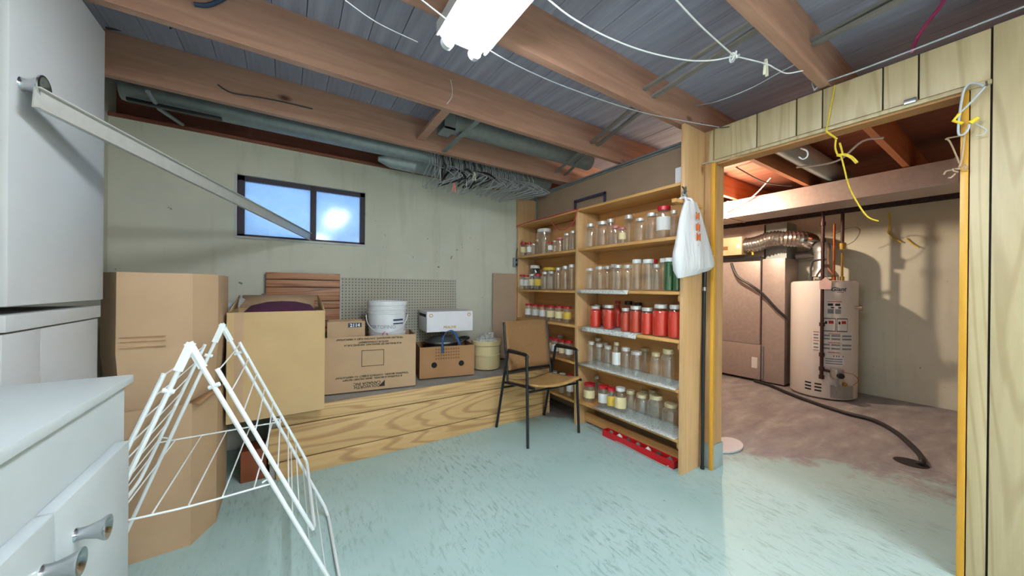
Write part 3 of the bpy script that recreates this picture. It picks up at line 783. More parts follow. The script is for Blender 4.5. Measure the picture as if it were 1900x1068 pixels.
# brown carton with hand holes, cooker inside
hc = thing('hand_hole_carton', 'low brown carton with two round hand holes and a dotted print', 'carton', (1.185, 2.915, PZ), R(-11))
open_box(hc, -.235, .235, -.165, .165, 0, .262, .005, 'carton_dark')
for x in (-.115, .118):
    MB().lathe([(.001, -.1662), (.024, -.1662), (.024, -.1652)], (x, 0, .108), 18, 'y').build('hand_hole', 'carton_hole', hc, local=True)
dm = MB().lathe([(.001, -.1659), (.0075, -.1659)], (0, 0, 0), 8, 'y').build('printed_dot', 'ink_brown', hc, local=True)
dm.location = (-.1, 0, .16); k = 0
for i in range(10):
    for j in range(4):
        if i == j == 0: continue
        o = mesh_obj('printed_dot', dm.data, hc); o.location = (-.1+.0215*i, 0, .16+.026*j)
ck = thing('pot', 'black pot with shiny domed steel lid and blue strap inside the brown carton', 'pot', (1.165, 2.915, PZ+.006))
MB().lathe([(.001, 0), (.128, 0), (.135, .01), (.138, .26), (.146, .265), (.146, .275), (.13, .275), (.001, .27)], seg=32).build('body', 'black_plastic', ck, local=True)
MB().lathe([(.150, .276), (.150, .286), (.138, .290), (.10, .312), (.05, .328), (.001, .332)], seg=32).build('lid', 'steel', ck, local=True)
MB().lathe([(.001, .330), (.014, .330), (.012, .342), (.022, .350), (.022, .358), (.001, .362)], seg=16).build('lid_knob', 'black_plastic', ck, local=True)
b = MB(); b.tube(spline([(.14, -.05, .25), (.20, -.05, .285), (.245, -.03, .29), (.25, 0, .292), (.2, .03, .29), (.14, .04, .26)], 4), .013, 8); b.build('handle', 'black_plastic', ck, local=True)
b = MB()
path = spline([(-.06, -.155, .20), (-.06, -.158, .27), (-.045, -.15, .345), (.01, -.14, .385), (.06, -.145, .36), (.09, -.155, .29), (.11, -.155, .25)], 6)
for a_, c_ in zip(path, path[1:]):
    b.quad(a_ + Vector((-.009, 0, -.004)), a_ + Vector((.009, 0, .004)), c_ + Vector((.009, 0, .004)), c_ + Vector((-.009, 0, -.004)))
st = b.build('strap', 'blue_strap', ck, local=True); s_ = st.modifiers.new('s', 'SOLIDIFY'); s_.thickness = .003

pr = thing('white_carton', 'white carton printed PRALINE balanced on the pot', 'carton', (1.21, 2.955, PZ+.368), R(-5))
MB().box(-.208, .208, -.15, .15, .012, .187, .003).build('body', 'white_card', pr, local=True)
letter('PRALINE', .030, 'gold', pr, mtx((-.005, -.1508, .040), (1, 0, 0), (0, 0, 1)), bold=.001)
for x in (-.172, .172):
    b = MB().lathe([(.016, -.1512), (.016, -.1506), (.010, -.1506), (.010, -.1512)], (x, 0, .155), 18, 'y', cap=False); b.build('printed_ring', 'gold', pr, local=True)
MB().box(-.219, -.212, -.152, -.146, -.30+.0, .165).build('edge_tape', 'black_plastic', pr, local=True) if False else None
MB().box(-.2085, -.206, -.12, .12, .14, .165).build('side_slot', 'carton_hole', pr, local=True)

cp = thing('cream_pail', 'round cream plastic canister beside the hand-hole carton', 'pail', (1.615, 2.905, PZ))
MB().lathe([(.001, 0), (.130, 0), (.133, .01), (.133, .12), (.139, .122), (.139, .136), (.134, .138), (.136, .215), (.146, .222), (.148, .262), (.142, .266), (.138, .25), (.128, .03), (.001, .03)], seg=36).build('body', 'cream_plastic', cp, local=True)
np_ = thing('newspaper_bundle', 'bundle of rolled newspapers stuffed in the cream canister', 'newspaper', (1.615, 2.905, PZ+.05))
for k in range(7):
    a = R(-40+13*k); b = MB()
    p0 = Vector((.05*math.cos(k*2.1), .05*math.sin(k*2.1), .0)); p1 = Vector((.085*math.cos(a*2+k)*.9, .06*math.sin(k*1.3), .25+.012*(k % 3)))
    b.tube([p0, p0.lerp(p1, .5), p1], .022, 9); b.build('roll', 'newsprint', np_, local=True)
b = MB(); b.lathe([(.001, .225), (.10, .228), (.118, .205), (.122, .19)], (0, 0, 0), 14); b.build('crumpled_sheet', 'newsprint', np_, local=True)
MB().box(.02, .10, -.12, -.118, .235, .262).build('printed_heading', 'ink_red', np_, local=True) if False else None

# =================================================================== ARMCHAIR
ch = thing('armchair', 'metal-framed stacking armchair with brown fabric seat and back', 'chair', (1.775, 2.31, 0))
FLx, FRx = 1.512, 2.035
for x, s in ((FLx, 1), (FRx, -1)):
    xi = x + .01*s
    MB().tube([(x, 2.072, 0), (x+.004*s, 2.09, .36), (x+.006*s, 2.105, .672)], .0115, 8).build('front_leg', 'black_metal', ch)
    MB().tube([(x, 2.532, 0), (x+.003*s, 2.46, .3), (x+.006*s, 2.372, .664)], .0115, 8).build('rear_leg', 'black_metal', ch)
    MB().tube(spline([(x+.006*s, 2.098, .672), (x+.006*s, 2.115, .686), (x+.006*s, 2.24, .684), (x+.006*s, 2.36, .676), (x+.006*s, 2.372, .664)], 4), .0125, 8).build('armrest', 'black_metal', ch)
    MB().box(x-.016+.006*s, x+.016+.006*s, 2.125, 2.355, .688, .700, .004).build('arm_pad', 'black_plastic', ch)
    MB().tube([(xi+.012*s, 2.03, .452), (xi+.012*s, 2.25, .428), (xi+.018*s, 2.45, .40)], .0115, 8).build('seat_rail', 'black_metal', ch)
    MB().tube([(x+.03*s, 2.40, .40), (x+.03*s, 2.425, .55), (x+.03*s, 2.475, .905)], .0105, 8).build('back_post', 'black_metal', ch)
MB().tube([(FLx, 2.082, .33), (FRx, 2.082, .33)], .008, 8).build('stretcher', 'black_metal', ch) if False else None
MB().tube([(FLx, 2.09, .41), (FRx, 2.09, .41)], .009, 8).build('front_stretcher', 'black_metal', ch)
MB().tube([(FLx, 2.445, .36), (FRx, 2.445, .36)], .009, 8).build('rear_stretcher', 'black_metal', ch)
b = MB(); nx, ny = 12, 8
def sheet(fn, nx, ny, th, name, m, parent, local=False):
    b = MB(); g = [[b.bm.verts.new(fn(i/nx, j/ny)) for i in range(nx+1)] for j in range(ny+1)]
    for j in range(ny):
        for i in range(nx): b._f([g[j][i], g[j][i+1], g[j+1][i+1], g[j+1][i]], True)
    o = b.build(name, m, parent, local); s = o.modifiers.new('s', 'SOLIDIFY'); s.thickness = th; s.offset = 0; return o
sheet(lambda u, v: (FLx+.03+(FRx-FLx-.06)*u, 2.025+.405*v, .474-.045*v-.03*math.sin(math.pi*u)-.008*math.sin(math.pi*v)), 12, 8, .016, 'seat', 'chair_seat_fabric', ch)
sheet(lambda u, v: (FLx+.038+(FRx-FLx-.076)*u, 2.415+.065*v+.022*math.sin(math.pi*u), .505+.405*v), 12, 8, .014, 'backrest', 'chair_fabric', ch)
MB().tube([(FLx+.03, 2.425, .497), (1.775, 2.44, .493), (FRx-.03, 2.425, .497)], .010, 8).build('lower_back_rail', 'black_metal', ch)

# =================================================================== SHELF UNIT
SX0, SX1 = 2.13, 2.395
su = thing('shelf_unit', 'tall two-bay pine storage shelf full of glass jars along the side wall', 'shelf', (2.26, 2.2, 0))
MB().box(SX0, SX1, 1.240, 1.264, 0, 2.268, .002).build('end_panel', 'shelf_upright', su)
MB().box(SX0, SX1-.012, 2.200, 2.232, .0, 1.872, .002).build('divider', 'shelf_upright', su)
MB().box(SX0+.01, SX1-.012, 3.148, 3.170, .0, 1.875, .002).build('side_panel', 'shelf_upright', su)
MB().box(SX1-.011, SX1, 1.265, 2.199, .12, 1.875).build('back_panel', 'shelf_back', su)
MB().box(SX1-.011, SX1, 2.233, 3.147, .12, 1.87).build('back_panel', 'shelf_back', su)
RS = [1.548, 1.185, .868, .545, .220]; LS = [1.545, 1.180, .872, .548, .205]
for z in RS: MB().box(SX0, SX1-.012, 1.265, 2.199, z-.022, z, .002).build('shelf', 'shelf_wood', su)
for z in LS: MB().box(SX0, SX1-.012, 2.233, 3.147, z-.022, z, .002).build('shelf', 'shelf_wood', su)
MB().box(SX0-.005, SX1, 1.265, 2.225, 1.874, 1.894, .002).build('top_board', 'shelf_wood', su)
MB().box(SX0-.005, SX1, 2.228, 3.172, 1.876, 1.890, .002).build('top_board', 'shelf_wood', su)
for z in RS: MB().box(SX0+.012, SX1-.02, 1.2655, 1.282, z-.062, z-.0225).build('cleat', 'shelf_wood', su)
MB().box(SX0+.10, SX0+.12, 1.266, 2.198, .02, .10).build('kick_board', 'shelf_back', su)

# newspaper and paper liners hanging over the shelf edges
def liner(y0, y1, z, over, label, m='newsprint', sag=0):
    def f(u, v):
        y = y0+(y1-y0)*u
        if v < .7: return (SX0+.22-(.22+.004)*(v/.7), y, z+.0025)
        return (SX0-.006-.012*math.sin((v-.7)/.3*1.5), y, z+.0025-over*(v-.7)/.3)
    o = sheet(f, 6, 10, .0012, 'newspaper_liner', m, None); tag(o, label, 'newspaper', 'newspaper shelf liners'); return o
def mat_liner():
    m, n, l, p = base_mat('liner_green')
    v = coords(n, l, (8, 20, 20)); t = noise(n, l, v, 1.5, 3); r = ramp(n, [(.35, lin((96, 150, 110))), (.5, lin((206, 210, 196))), (.8, lin((216, 216, 206)))])
    l.new(t.outputs[0], r.inputs[0]); l.new(r.outputs[0], p.inputs['Base Color']); p.inputs['Roughness'].default_value = .8
mat_liner()
liner(1.66, 2.195, RS[1], .03, 'white paper liner folded over the edge of the second right-bay shelf')
liner(1.585, 2.14, RS[2], .035, 'printed newspaper liner under the tomato jars')
liner(1.28, 2.19, RS[3], .006, 'long newspaper sheet under the clear jars on the fourth right-bay shelf', 'newsprint')
liner(1.28, 2.0, RS[4], .002, 'grey newspaper sheet under the big jars on the bottom shelf')

# ---- jars
JM = {}
def unit_mesh(key, prof, seg, m, cap=True):
    o = MB().lathe(prof, (0, 0, 0), seg, cap=cap).build(key, m); me = o.data; bpy.data.objects.remove(o); JM[key] = me
PRO = {
 'mason': [(.0, .0), (.86, .0), (.97, .02), (1, .06), (1, .70), (.95, .76), (.74, .83), (.70, .86), (.72, .87), (.72, .90)],
 'wide':  [(.0, .0), (.90, .0), (.98, .02), (1, .05), (1, .72), (.97, .78), (.86, .83), (.84, .86), (.84, .90)],
 'bottle': [(.0, .0), (.9, .0), (1, .03), (1, .52), (.92, .62), (.62, .76), (.5, .84), (.5, .92)],
 'tall':  [(.0, .0), (.9, .0), (.98, .02), (1, .05), (1, .84), (.9, .88), (.80, .90), (.80, .93)],
 'neck':  [(.0, .0), (.86, .0), (.97, .02), (1, .06), (1, .62), (.93, .70), (.62, .80), (.56, .84), (.56, .92)],
}
LIDR = {'mason': .76, 'wide': .90, 'bottle': .58, 'tall': .90, 'neck': .64}
for k, pr_ in PRO.items(): unit_mesh('glass_'+k, pr_, 18, 'jar_glass')
def lidmesh(kind, m):
    key = 'lid_%s_%s' % (kind, m)
    if key not in JM:
        r = LIDR[kind]; z0 = .87 if kind not in ('bottle', 'neck') else .89
        unit_mesh(key, [(r*.98, z0), (r, z0+.005), (r, .985), (r*.93, 1.0), (r*.85, .992), (0, .992)], 18, m)
    return JM[key]
def fillmesh(kind, m, level):
    key = 'fill_%s_%s_%s' % (kind, m, level)
    if key not in JM:
        pr_ = [(r*.95, max(z, .02)) for r, z in PRO[kind] if z <= level]
        pr_.append((pr_[-1][0]*.98, level)); pr_.append((0, level)); unit_mesh(key, pr_, 16, m)
    return JM[key]
def glassmesh(kind, m):
    key = 'glass_%s_%s' % (kind, m)
    if key not in JM: unit_mesh(key, PRO[kind], 18, m)
    return JM[key]
def labelmesh(m, z0, z1, arc):
    key = 'label_%s_%s_%s_%s' % (m, z0, z1, arc)
    if key not in JM:
        b = MB(); n = 10
        for k in range(n):
            a = -arc/2+arc*k/n; c = a+arc/n; r = 1.012
            vs = [b.bm.verts.new(q) for q in ((r*math.cos(a), r*math.sin(a), z0), (r*math.cos(c), r*math.sin(c), z0), (r*math.cos(c), r*math.sin(c), z1), (r*math.cos(a), r*math.sin(a), z1))]
            b._f(vs, True)
        o = b.build(key, m); JM[key] = o.data; bpy.data.objects.remove(o)
    return JM[key]
LNAME = {'lid_silver': 'silver', 'lid_red': 'red', 'lid_white': 'white', 'lid_pink': 'pink', 'lid_black': 'black', 'lid_yellow': 'yellow', 'lid_gold': 'tan'}
placed = []
def jar_row(zs, shelf_phrase, bay, rows, group):
    """rows: (x px, width px, lid top y px, row, kind, lid, contents, label)"""
    cnt = {'f': 0, 'b': 0}
    for x, wpx, yt, row, kind, lid, fill, lab in rows:
        dep = 2.0
        Xc = SX0+.062 if row == 'f' else SX0+.185
        for _ in range(2):
            c = at(x, yt, X=Xc); d = c - EYE; dep = d.dot(fwd); r = wpx/2*dep/FPX*1.07
            Xc = (SX0+.014+r) if row == 'f' else (SX1-.018-r)
        r = min(r, .118)
        c = at(x, yt, X=Xc); h = c.z - zs - .0045
        y = c.y
        # keep neighbours apart
        lo, hi = (1.267, 2.198) if bay == 'right' else (2.234, 3.146)
        for it in range(6):
            for (px, py, pz, prr) in placed:
                if abs(pz-zs) < .02:
                    dd = math.hypot(px-Xc, py-y); need = prr + r + .0015
                    if dd < need:
                        if dd < 1e-4: dd = 1e-4
                        if row == 'b' and Xc + .006 < SX1-.016-r: Xc += .006
                        y += (y-py)/dd*(need-dd)*.9 if abs(y-py) > .002 else -.01
            y = min(max(y, lo+r), hi-r)
        placed.append((Xc, y, zs, r))
        k = cnt[row]; cnt[row] += 1
        what = {'tomato': 'jar of red tomato sauce', 'tomato_dark': 'jar of chunky red salsa', 'green_drink': 'bottle of green liquid'}.get(fill, 'labelled glass jar' if lab else 'empty clear glass jar')
        if kind == 'bottle' and not fill: what = 'clear glass bottle'
        lbl = '%s, %s lid, %s from left, %s row, %s' % (what, LNAME[lid], ORD[k], 'front' if row == 'f' else 'back', shelf_phrase)
        t = thing('glass_jar', lbl, 'jar', (Xc, y, zs+.004), random.uniform(-.3, .3), group)
        t.scale = (r, r, h)
        gm = 'jar_glass_green' if fill == 'green_drink' else ('jar_glass_blue' if fill == 'blue' else ('jar_glass_thin_film' if fill else 'jar_glass'))
        mesh_obj('glass', glassmesh(kind, gm), t); mesh_obj('lid', lidmesh(kind, lid), t)
        if fill and fill != 'blue': mesh_obj('contents', fillmesh(kind, fill, .80 if kind != 'bottle' else .86), t)
        if lab:
            o = mesh_obj('paper_label', labelmesh(lab, .24, .66, 2.3), t)
            o.rotation_euler = (0, 0, math.atan2(-y, -Xc) - t.rotation_euler.z + random.uniform(-.25, .25))
S, RD, W, PK, BK, YL, GD = 'lid_silver', 'lid_red', 'lid_white', 'lid_pink', 'lid_black', 'lid_yellow', 'lid_gold'
jar_row(RS[0], 'top right-bay shelf', 'right', [
 (1096, 18, 415, 'f', 'mason', S, None, None), (1118, 23, 411, 'f', 'mason', S, None, None), (1133, 14, 406, 'b', 'tall', S, None, None),
 (1142, 15, 419, 'f', 'wide', PK, None, None), (1155, 13, 422, 'f', 'wide', PK, None, 'label_cream'), (1167, 19, 399, 'b', 'mason', S, None, None),
 (1188, 20, 405, 'f', 'mason', S, None, None), (1209, 20, 395, 'f', 'mason', S, None, None), (1232, 24, 383, 'f', 'wide', RD, None, 'label_white'),
 (1251, 13, 390, 'f', 'mason', S, None, None)], 'jars on the top right-bay shelf')
jar_row(RS[1], 'second right-bay shelf', 'right', [
 (1095, 18, 497, 'f', 'mason', S, None, None), (1113, 19, 494, 'f', 'mason', S, None, None), (1127, 15, 493, 'b', 'mason', S, None, None), (1138, 13, 490, 'b', 'tall', S, None, None),
 (1147, 19, 491, 'f', 'mason', S, None, None), (1165, 17, 491, 'f', 'mason', S, None, None), (1182, 17, 481, 'f', 'tall', W, None, None), (1203, 20, 481, 'f', 'tall', W, None, None),
 (1212, 15, 481, 'b', 'tall', RD, None, None), (1219, 15, 490, 'f', 'mason', S, None, None), (1231, 13, 479, 'b', 'tall', W, None, None), (1242, 18, 478, 'f', 'tall', W, 'green_drink', None), (1257, 13, 484, 'f', 'tall', W, 'green_drink', None)], 'jars on the second right-bay shelf')
jar_row(RS[2], 'tomato shelf', 'right', [
 (1093, 17, 563, 'b', 'mason', S, 'tomato', None), (1105, 20, 567, 'f', 'mason', S, 'tomato', None), (1115, 13, 564, 'b', 'mason', S, 'tomato', None), (1130, 20, 565, 'f', 'mason', S, 'tomato', None),
 (1146, 15, 558, 'b', 'bottle', RD, 'tomato', None), (1161, 17, 571, 'f', 'mason', S, 'tomato_dark', None), (1166, 14, 558, 'b', 'tall', BK, 'tomato', None), (1180, 20, 567, 'f', 'wide', S, 'tomato_dark', None),
 (1184, 14, 561, 'b', 'tall', BK, 'tomato', None), (1201, 20, 570, 'f', 'wide', S, 'tomato', None), (1226, 28, 564, 'f', 'mason', S, 'tomato', None), (1241, 16, 566, 'b', 'mason', GD, 'tomato', None), (1253, 23, 565, 'f', 'mason', S, 'tomato', None)], 'jars of tomato sauce')
jar_row(RS[3], 'fourth right-bay shelf', 'right', [
 (1097, 15, 633, 'f', 'mason', S, None, None), (1110, 12, 626, 'b', 'tall', S, None, None), (1112, 15, 637, 'f', 'mason', S, None, None), (1124, 12, 635, 'b', 'mason', S, None, None), (1128, 16, 641, 'f', 'mason', S, None, None),
 (1144, 15, 634, 'f', 'bottle', GD, None, 'label_white'), (1161, 19, 644, 'f', 'mason', S, None, None), (1181, 20, 651, 'f', 'wide', S, None, None), (1197, 15, 645, 'b', 'tall', GD, None, None),
 (1217, 18, 653, 'f', 'mason', GD, None, None), (1240, 24, 647, 'f', 'mason', GD, None, None)], 'jars on the fourth right-bay shelf')
jar_row(RS[4], 'bottom right-bay shelf', 'right', [
 (1094, 21, 710, 'f', 'wide', RD, None, 'label_cream'), (1094, 8, 693, 'b', 'tall', S, None, None), (1108, 8, 708, 'b', 'tall', S, None, None), (1120, 19, 714, 'f', 'wide', RD, None, 'label_white'), (1134, 15, 718, 'f', 'wide', RD, None, 'label_yellow'),
 (1149, 21, 717, 'f', 'mason', W, None, 'label_cream'), (1170, 18, 723, 'f', 'mason', GD, None, None), (1189, 24, 729, 'f', 'mason', GD, None, None), (1196, 16, 723, 'b', 'mason', GD, None, None), (1215, 28, 731, 'f', 'mason', GD, None, None), (1212, 18, 722, 'b', 'mason', GD, None, None),
 (1242, 29, 746, 'f', 'mason', GD, None, None)], 'jars on the bottom right-bay shelf')
jar_row(LS[0], 'top left-bay shelf', 'left', [
 (971, 12, 450, 'f', 'wide', RD, None, 'label_cream'), (982, 9, 450, 'f', 'wide', RD, None, 'label_white'), (990, 9, 452, 'f', 'mason', S, None, None), (996, 9, 444, 'b', 'bottle', S, None, None), (1010, 27, 425, 'b', 'tall', W, None, None),
 (1021, 9, 449, 'f', 'wide', RD, None, 'label_white'), (1029, 9, 446, 'f', 'bottle', S, None, None), (1039, 13, 441, 'f', 'wide', PK, None, None), (1052, 13, 433, 'f', 'mason', S, None, None), (1063, 11, 428, 'f', 'mason', S, None, None)], 'jars on the top left-bay shelf')
jar_row(LS[1], 'second left-bay shelf', 'left', [
 (968, 10, 509, 'f', 'wide', RD, None, 'label_white'), (977, 10, 510, 'f', 'wide', RD, None, 'label_white'), (993, 19, 492, 'b', 'wide', W, 'blue', None), (987, 11, 508, 'f', 'wide', S, None, 'label_cream'), (998, 13, 508, 'f', 'wide', RD, None, 'label_yellow'),
 (1019, 24, 496, 'b', 'wide', YL, None, None), (1011, 12, 504, 'f', 'mason', S, None, None), (1023, 14, 503, 'f', 'mason', S, None, None), (1036, 12, 496, 'f', 'mason', S, None, None), (1049, 14, 493, 'f', 'mason', S, None, None), (1061, 11, 490, 'f', 'tall', S, None, None)], 'jars on the second left-bay shelf')
jar_row(LS[2], 'third left-bay shelf', 'left', [
 (981, 13, 563, 'f', 'wide', RD, None, 'label_white'), (994, 14, 564, 'f', 'wide', RD, None, 'label_white'), (1007, 12, 565, 'f', 'wide', RD, None, 'label_white'), (1022, 16, 566, 'f', 'wide', RD, None, 'label_cream'),
 (1038, 16, 567, 'f', 'wide', RD, None, 'label_cream'), (1053, 15, 568, 'f', 'wide', RD, None, 'label_yellow')], 'red-lidded jars on the third left-bay shelf')
jar_row(LS[3], 'fourth left-bay shelf', 'left', [
 (1003, 13, 620, 'f', 'wide', RD, None, 'label_white'), (1017, 14, 624, 'f', 'wide', RD, None, 'label_cream'), (1030, 14, 627, 'f', 'wide', RD, None, 'label_white'), (1040, 13, 621, 'b', 'mason', S, None, None), (1043, 12, 630, 'f', 'wide', RD, None, 'label_cream'), (1056, 15, 631, 'f', 'wide', RD, None, 'label_white')], 'red-lidded jars on the fourth left-bay shelf')
jar_row(LS[4], 'bottom left-bay shelf', 'left', [
 (1028, 14, 688, 'f', 'mason', S, None, None), (1044, 15, 692, 'f', 'mason', S, None, None), (1058, 13, 694, 'f', 'wide', RD, None, 'label_white')], 'jars on the bottom left-bay shelf')

# red string tied along the left-bay top board
b = MB()
b.tube(spline([(SX0-.01, 3.16, 1.882), (SX0-.012, 2.9, 1.892), (SX0-.012, 2.6, 1.888), (SX0-.012, 2.24, 1.893), (SX0-.012, 2.2, 1.885)], 5), .004, 6)
b.tube(spline([at(1023, 412, X=SX0-.01), at(1030, 420, X=SX0-.008), at(1038, 426, X=SX0-.008), at(1052, 424, X=SX0-.008), at(1065, 410, X=SX0-.008), at(1070, 393, X=SX0-.01)], 5), .004, 6)
tag(b.build('red_string', 'string_red'), 'red string tied along the top board of the left shelf bay', 'string')
# picture frame and white card on top of the shelf
pfm = thing('picture_frame', 'dark purple frame leaning on the wall atop the left shelf bay', 'frame', (2.385, 2.28, 1.892))
for q in ((2.12, 2.14, 1.892, 2.06), (2.50, 2.52, 1.892, 2.06), (2.12, 2.52, 2.05, 2.072), (2.12, 2.52, 1.892, 1.91)):
    MB().box(2.378, 2.392, *q).build('frame_bar', 'frame_purple', pfm)
tag(MB().box(2.20, 2.205, 1.275, 1.345, 1.895, 2.02).build('white_card', 'white_card'), 'small white card standing on the shelf top by the end plank', 'card')
tag(MB().box(2.198, 2.209, 1.268, 1.275, 1.895, 2.03).build('red_stick', 'ink_red'), 'thin red stick beside the white card on the shelf top', 'stick')

# electrical outlet box at the wall corner
ob_ = thing('outlet_box', 'grey metal outlet box mounted at the back wall corner', 'outlet', (2.128, 3.19, 1.43))
MB().box(2.098, 2.142, 3.146, 3.199, 1.432, 1.532, .003).build('box', 'outlet_metal', ob_)
for z in (1.455, 1.505): MB().box(2.108, 2.126, 3.143, 3.147, z-.014, z+.014, .001).build('socket', 'carton_hole', ob_)
MB().tube(spline([(2.13, 3.165, 1.53), (2.125, 3.16, 1.58), (2.135, 3.16, 1.62), (2.15, 3.165, 1.66)], 5), .005, 6).build('cable', 'cable_dark', ob_)

# things under the shelf
tr_ = thing('red_tray', 'long red tray with odds and ends on the floor under the shelf', 'tray', (2.22, 1.6, 0))
b = MB(); b.box(SX0+.03, SX0+.036, 1.31, 1.93, .0, .05); b.box(SX0+.036, SX0+.09, 1.31, 1.93, 0, .006); b.box(SX0+.09, SX0+.096, 1.31, 1.93, 0, .05)
b.box(SX0+.036, SX0+.09, 1.31, 1.316, 0, .05); b.box(SX0+.036, SX0+.09, 1.924, 1.93, 0, .05); b.build('tray', 'tray_red', tr_)
for k in range(7):
    y = 1.36+.085*k; c = Vector((SX0+.063, y, .03)); bb_ = MB()
    bb_.lathe([(.001, -.02), (.018+.004*(k % 3), -.012), (.02, .012+.004*(k % 2)), (.001, .03)], c, 9)
    tag(bb_.build('hardware_bit', ('rag_grey', 'steel', 'label_white')[k % 3]), 'small %s piece in the red tray, %s from the end plank' % (('grey cloth', 'steel', 'white')[k % 3], ORD[k]), 'hardware', 'bits in the red tray')
fr_ = thing('floor_frame', 'thin pale metal frame lying on the floor before the shelf', 'frame', (2.06, 1.75, 0))
pA, pB, pC, pD = at(1090, 790, Z=.006), at(1236, 866, Z=.006), at(1252, 858, Z=.006), at(1112, 785, Z=.006)
for a_, c_ in ((pA, pB), (pB, pC), (pA, pD), (pD, pC)):
    MB().tube([a_, c_], .005, 6).build('frame_rod', 'aluminium', fr_)

# black pole by the end plank
pole = thing('black_pole', 'long black pole leaning upright against the shelf end plank', 'pole', (2.335, 1.218, 0))
MB().tube([(2.330, 1.213, .004), (2.345, 1.222, .7), (2.358, 1.226, 1.20)], .0105, 10).build('shaft', 'black_metal', pole)
MB().tube([(2.358, 1.226, 1.19), (2.3585, 1.226, 1.215)], .0135, 10).build('ferrule', 'steel', pole)
MB().tube([(2.3585, 1.226, 1.216), (2.362, 1.227, 1.32)], .012, 10).build('grip', 'black_plastic', pole)
MB().tube([(2.330, 1.2125, .0), (2.330, 1.213, .02)], .013, 10).build('foot', 'black_plastic', pole)

# wooden peg on the end plank and the plastic bag hanging from it
tag(MB().box(1.985, 2.295, 1.205, 1.238, 1.735, 1.757, .002).build('wooden_peg', 'shelf_wood'), 'short wooden bar nailed across the shelf end plank', 'peg')
bg = thing('plastic_bag', 'white plastic carrier bag with orange print hanging from the wooden bar', 'bag', (2.11, 1.185, 1.30))
b = MB(); rings = []
nb = 40
for k in range(15):
    s = k/14; z = 1.74-.44*s
    cx = 2.085+.045*s; wd = .055+.145*min(1, s*1.35)**.8 - (.02*max(0, s-.9)/.1); dp = .022+.042*min(1, s*1.2)
    if s > .93: dp *= .6
    ring = []
    for j in range(nb):
        a = 2*math.pi*j/nb
        fold = 1+.10*math.sin(7*a+2.2*s)+.05*math.sin(13*a-1.3*s)
        ring.append(b.bm.verts.new((cx+math.cos(a)*wd*(1+.03*math.sin(9*s)), 1.178-.004+math.sin(a)*dp*fold-.008*s, z+(.035*(math.cos(a)) if s > .8 else 0)*(s-.8)/.2)))
    rings.append(ring)
for a_, c_ in zip(rings, rings[1:]):
    for j in range(nb): b._f([a_[j], a_[(j+1) % nb], c_[(j+1) % nb], c_[j]], True)
b._f(rings[-1]); b.build('body', 'bag_film', bg)
for dx_ in (-.035, .04):
    MB().tube(spline([(2.085+dx_, 1.18, 1.73), (2.09+dx_*.8, 1.192, 1.765), (2.09+dx_*.6, 1.222, 1.772), (2.088+dx_*.9, 1.242, 1.755)], 5), .009, 8, rads=None).build('handle', 'bag_film', bg)
for k, (zz, ww, hh, xx) in enumerate(((1.640, .045, .045, 2.06), (1.575, .05, .05, 2.066), (1.515, .05, .045, 2.072), (1.465, .02, .02, 2.075))):
    b = MB()
    for q in range(3):
        x0 = xx-ww/2+ww*q/3
        b.box(x0, x0+ww/3-.004, 1.1125-.006*k*.0, 1.1140, zz-hh/2+.006*(q % 2), zz+hh/2-.008*((q+k) % 2))
    b.build('printed_mark', 'ink_orange', bg)
gs = MB(); random.seed(3)
for k in range(6):
    pts = [(2.10+random.uniform(-.02, .02), 1.225+random.uniform(-.012, .006), 1.76+.015*j) for j in range(7)]
    gs.tube(spline(pts, 2), .004, 5)
tag(gs.build('foil_twist', 'steel'), 'crumpled foil twist on top of the wooden bar', 'foil')

# =================================================================== OVERHEAD DUCTS, HANGERS, LINES
dt = thing('round_duct', 'long grey round duct running under the ceiling along the back wall', 'duct', (0, 2.93, 2.30))
c0 = at(230, 178, Y=2.93); c1 = at(770, 276, Y=2.93)
MB().lathe([(.001, -.82), (.062, -.82), (.067, -.80), (.067, 1.05), (.07, 1.055), (.07, 1.075), (.067, 1.08), (.067, 2.38)], (0, 2.93, (c0.z+c1.z)/2), 24, 'x').build('pipe', 'galvanised_dull', dt)
DZ = (c0.z+c1.z)/2
MB().lathe([(.02, .62), (.055, .72), (.058, .9), (.061, .905), (.061, .93), (.058, .935), (.058, 2.38), (.001, 2.38)], (0, 2.99, DZ-.085), 22, 'x').build('branch_pipe', 'galvanised_dull', dt)
MB().tube([(-.66, 2.72, 2.275), (-.66, 2.93, DZ-.075), (-.60, 3.16, 2.278)], .012, 6).build('hanger_strap', 'galvanised_dull', dt)
tag(MB().box(-.78, -.36, 2.85, 2.885, DZ-.072-.018, DZ-.072, .002).build('dark_bar', 'black_metal'), 'dark flat bar tucked under the left end of the round duct', 'bar')
d2 = thing('short_duct', 'round grey duct between two joists above the shelf corner', 'duct', (1.7, 2.31, 2.40))
MB().lathe([(.07, .98), (.078, .985), (.078, 1.02), (.074, 1.03), (.074, 2.36), (.001, 2.36)], (0, 2.31, 2.385), 24, 'x', cap=False).build('pipe', 'galvanised_dull', d2)
b = MB(); b.box(.90, .98, 2.235, 2.385, 2.30, 2.312); b.box(.90, .98, 2.235, 2.243, 2.30, 2.47); b.box(.90, .98, 2.377, 2.385, 2.30, 2.47)
b.build('boot', 'galvanised_dull', d2)
tag(MB().tube([(.92, 2.685, 2.30), (2.12, 2.685, 2.30)], .009, 10).build('hanger_rod', 'galvanised_dull'), 'thin metal rod carrying the row of hangers below the ceiling', 'rod')
b = MB()
for x in (.96, 2.05): b.tube([(x, 2.69, 2.312), (x, 2.668, 2.315)], .004, 6)
tag(b.build('rod_strap', 'galvanised_dull'), 'pair of wire straps holding the hanger rod to the joist', 'strap')
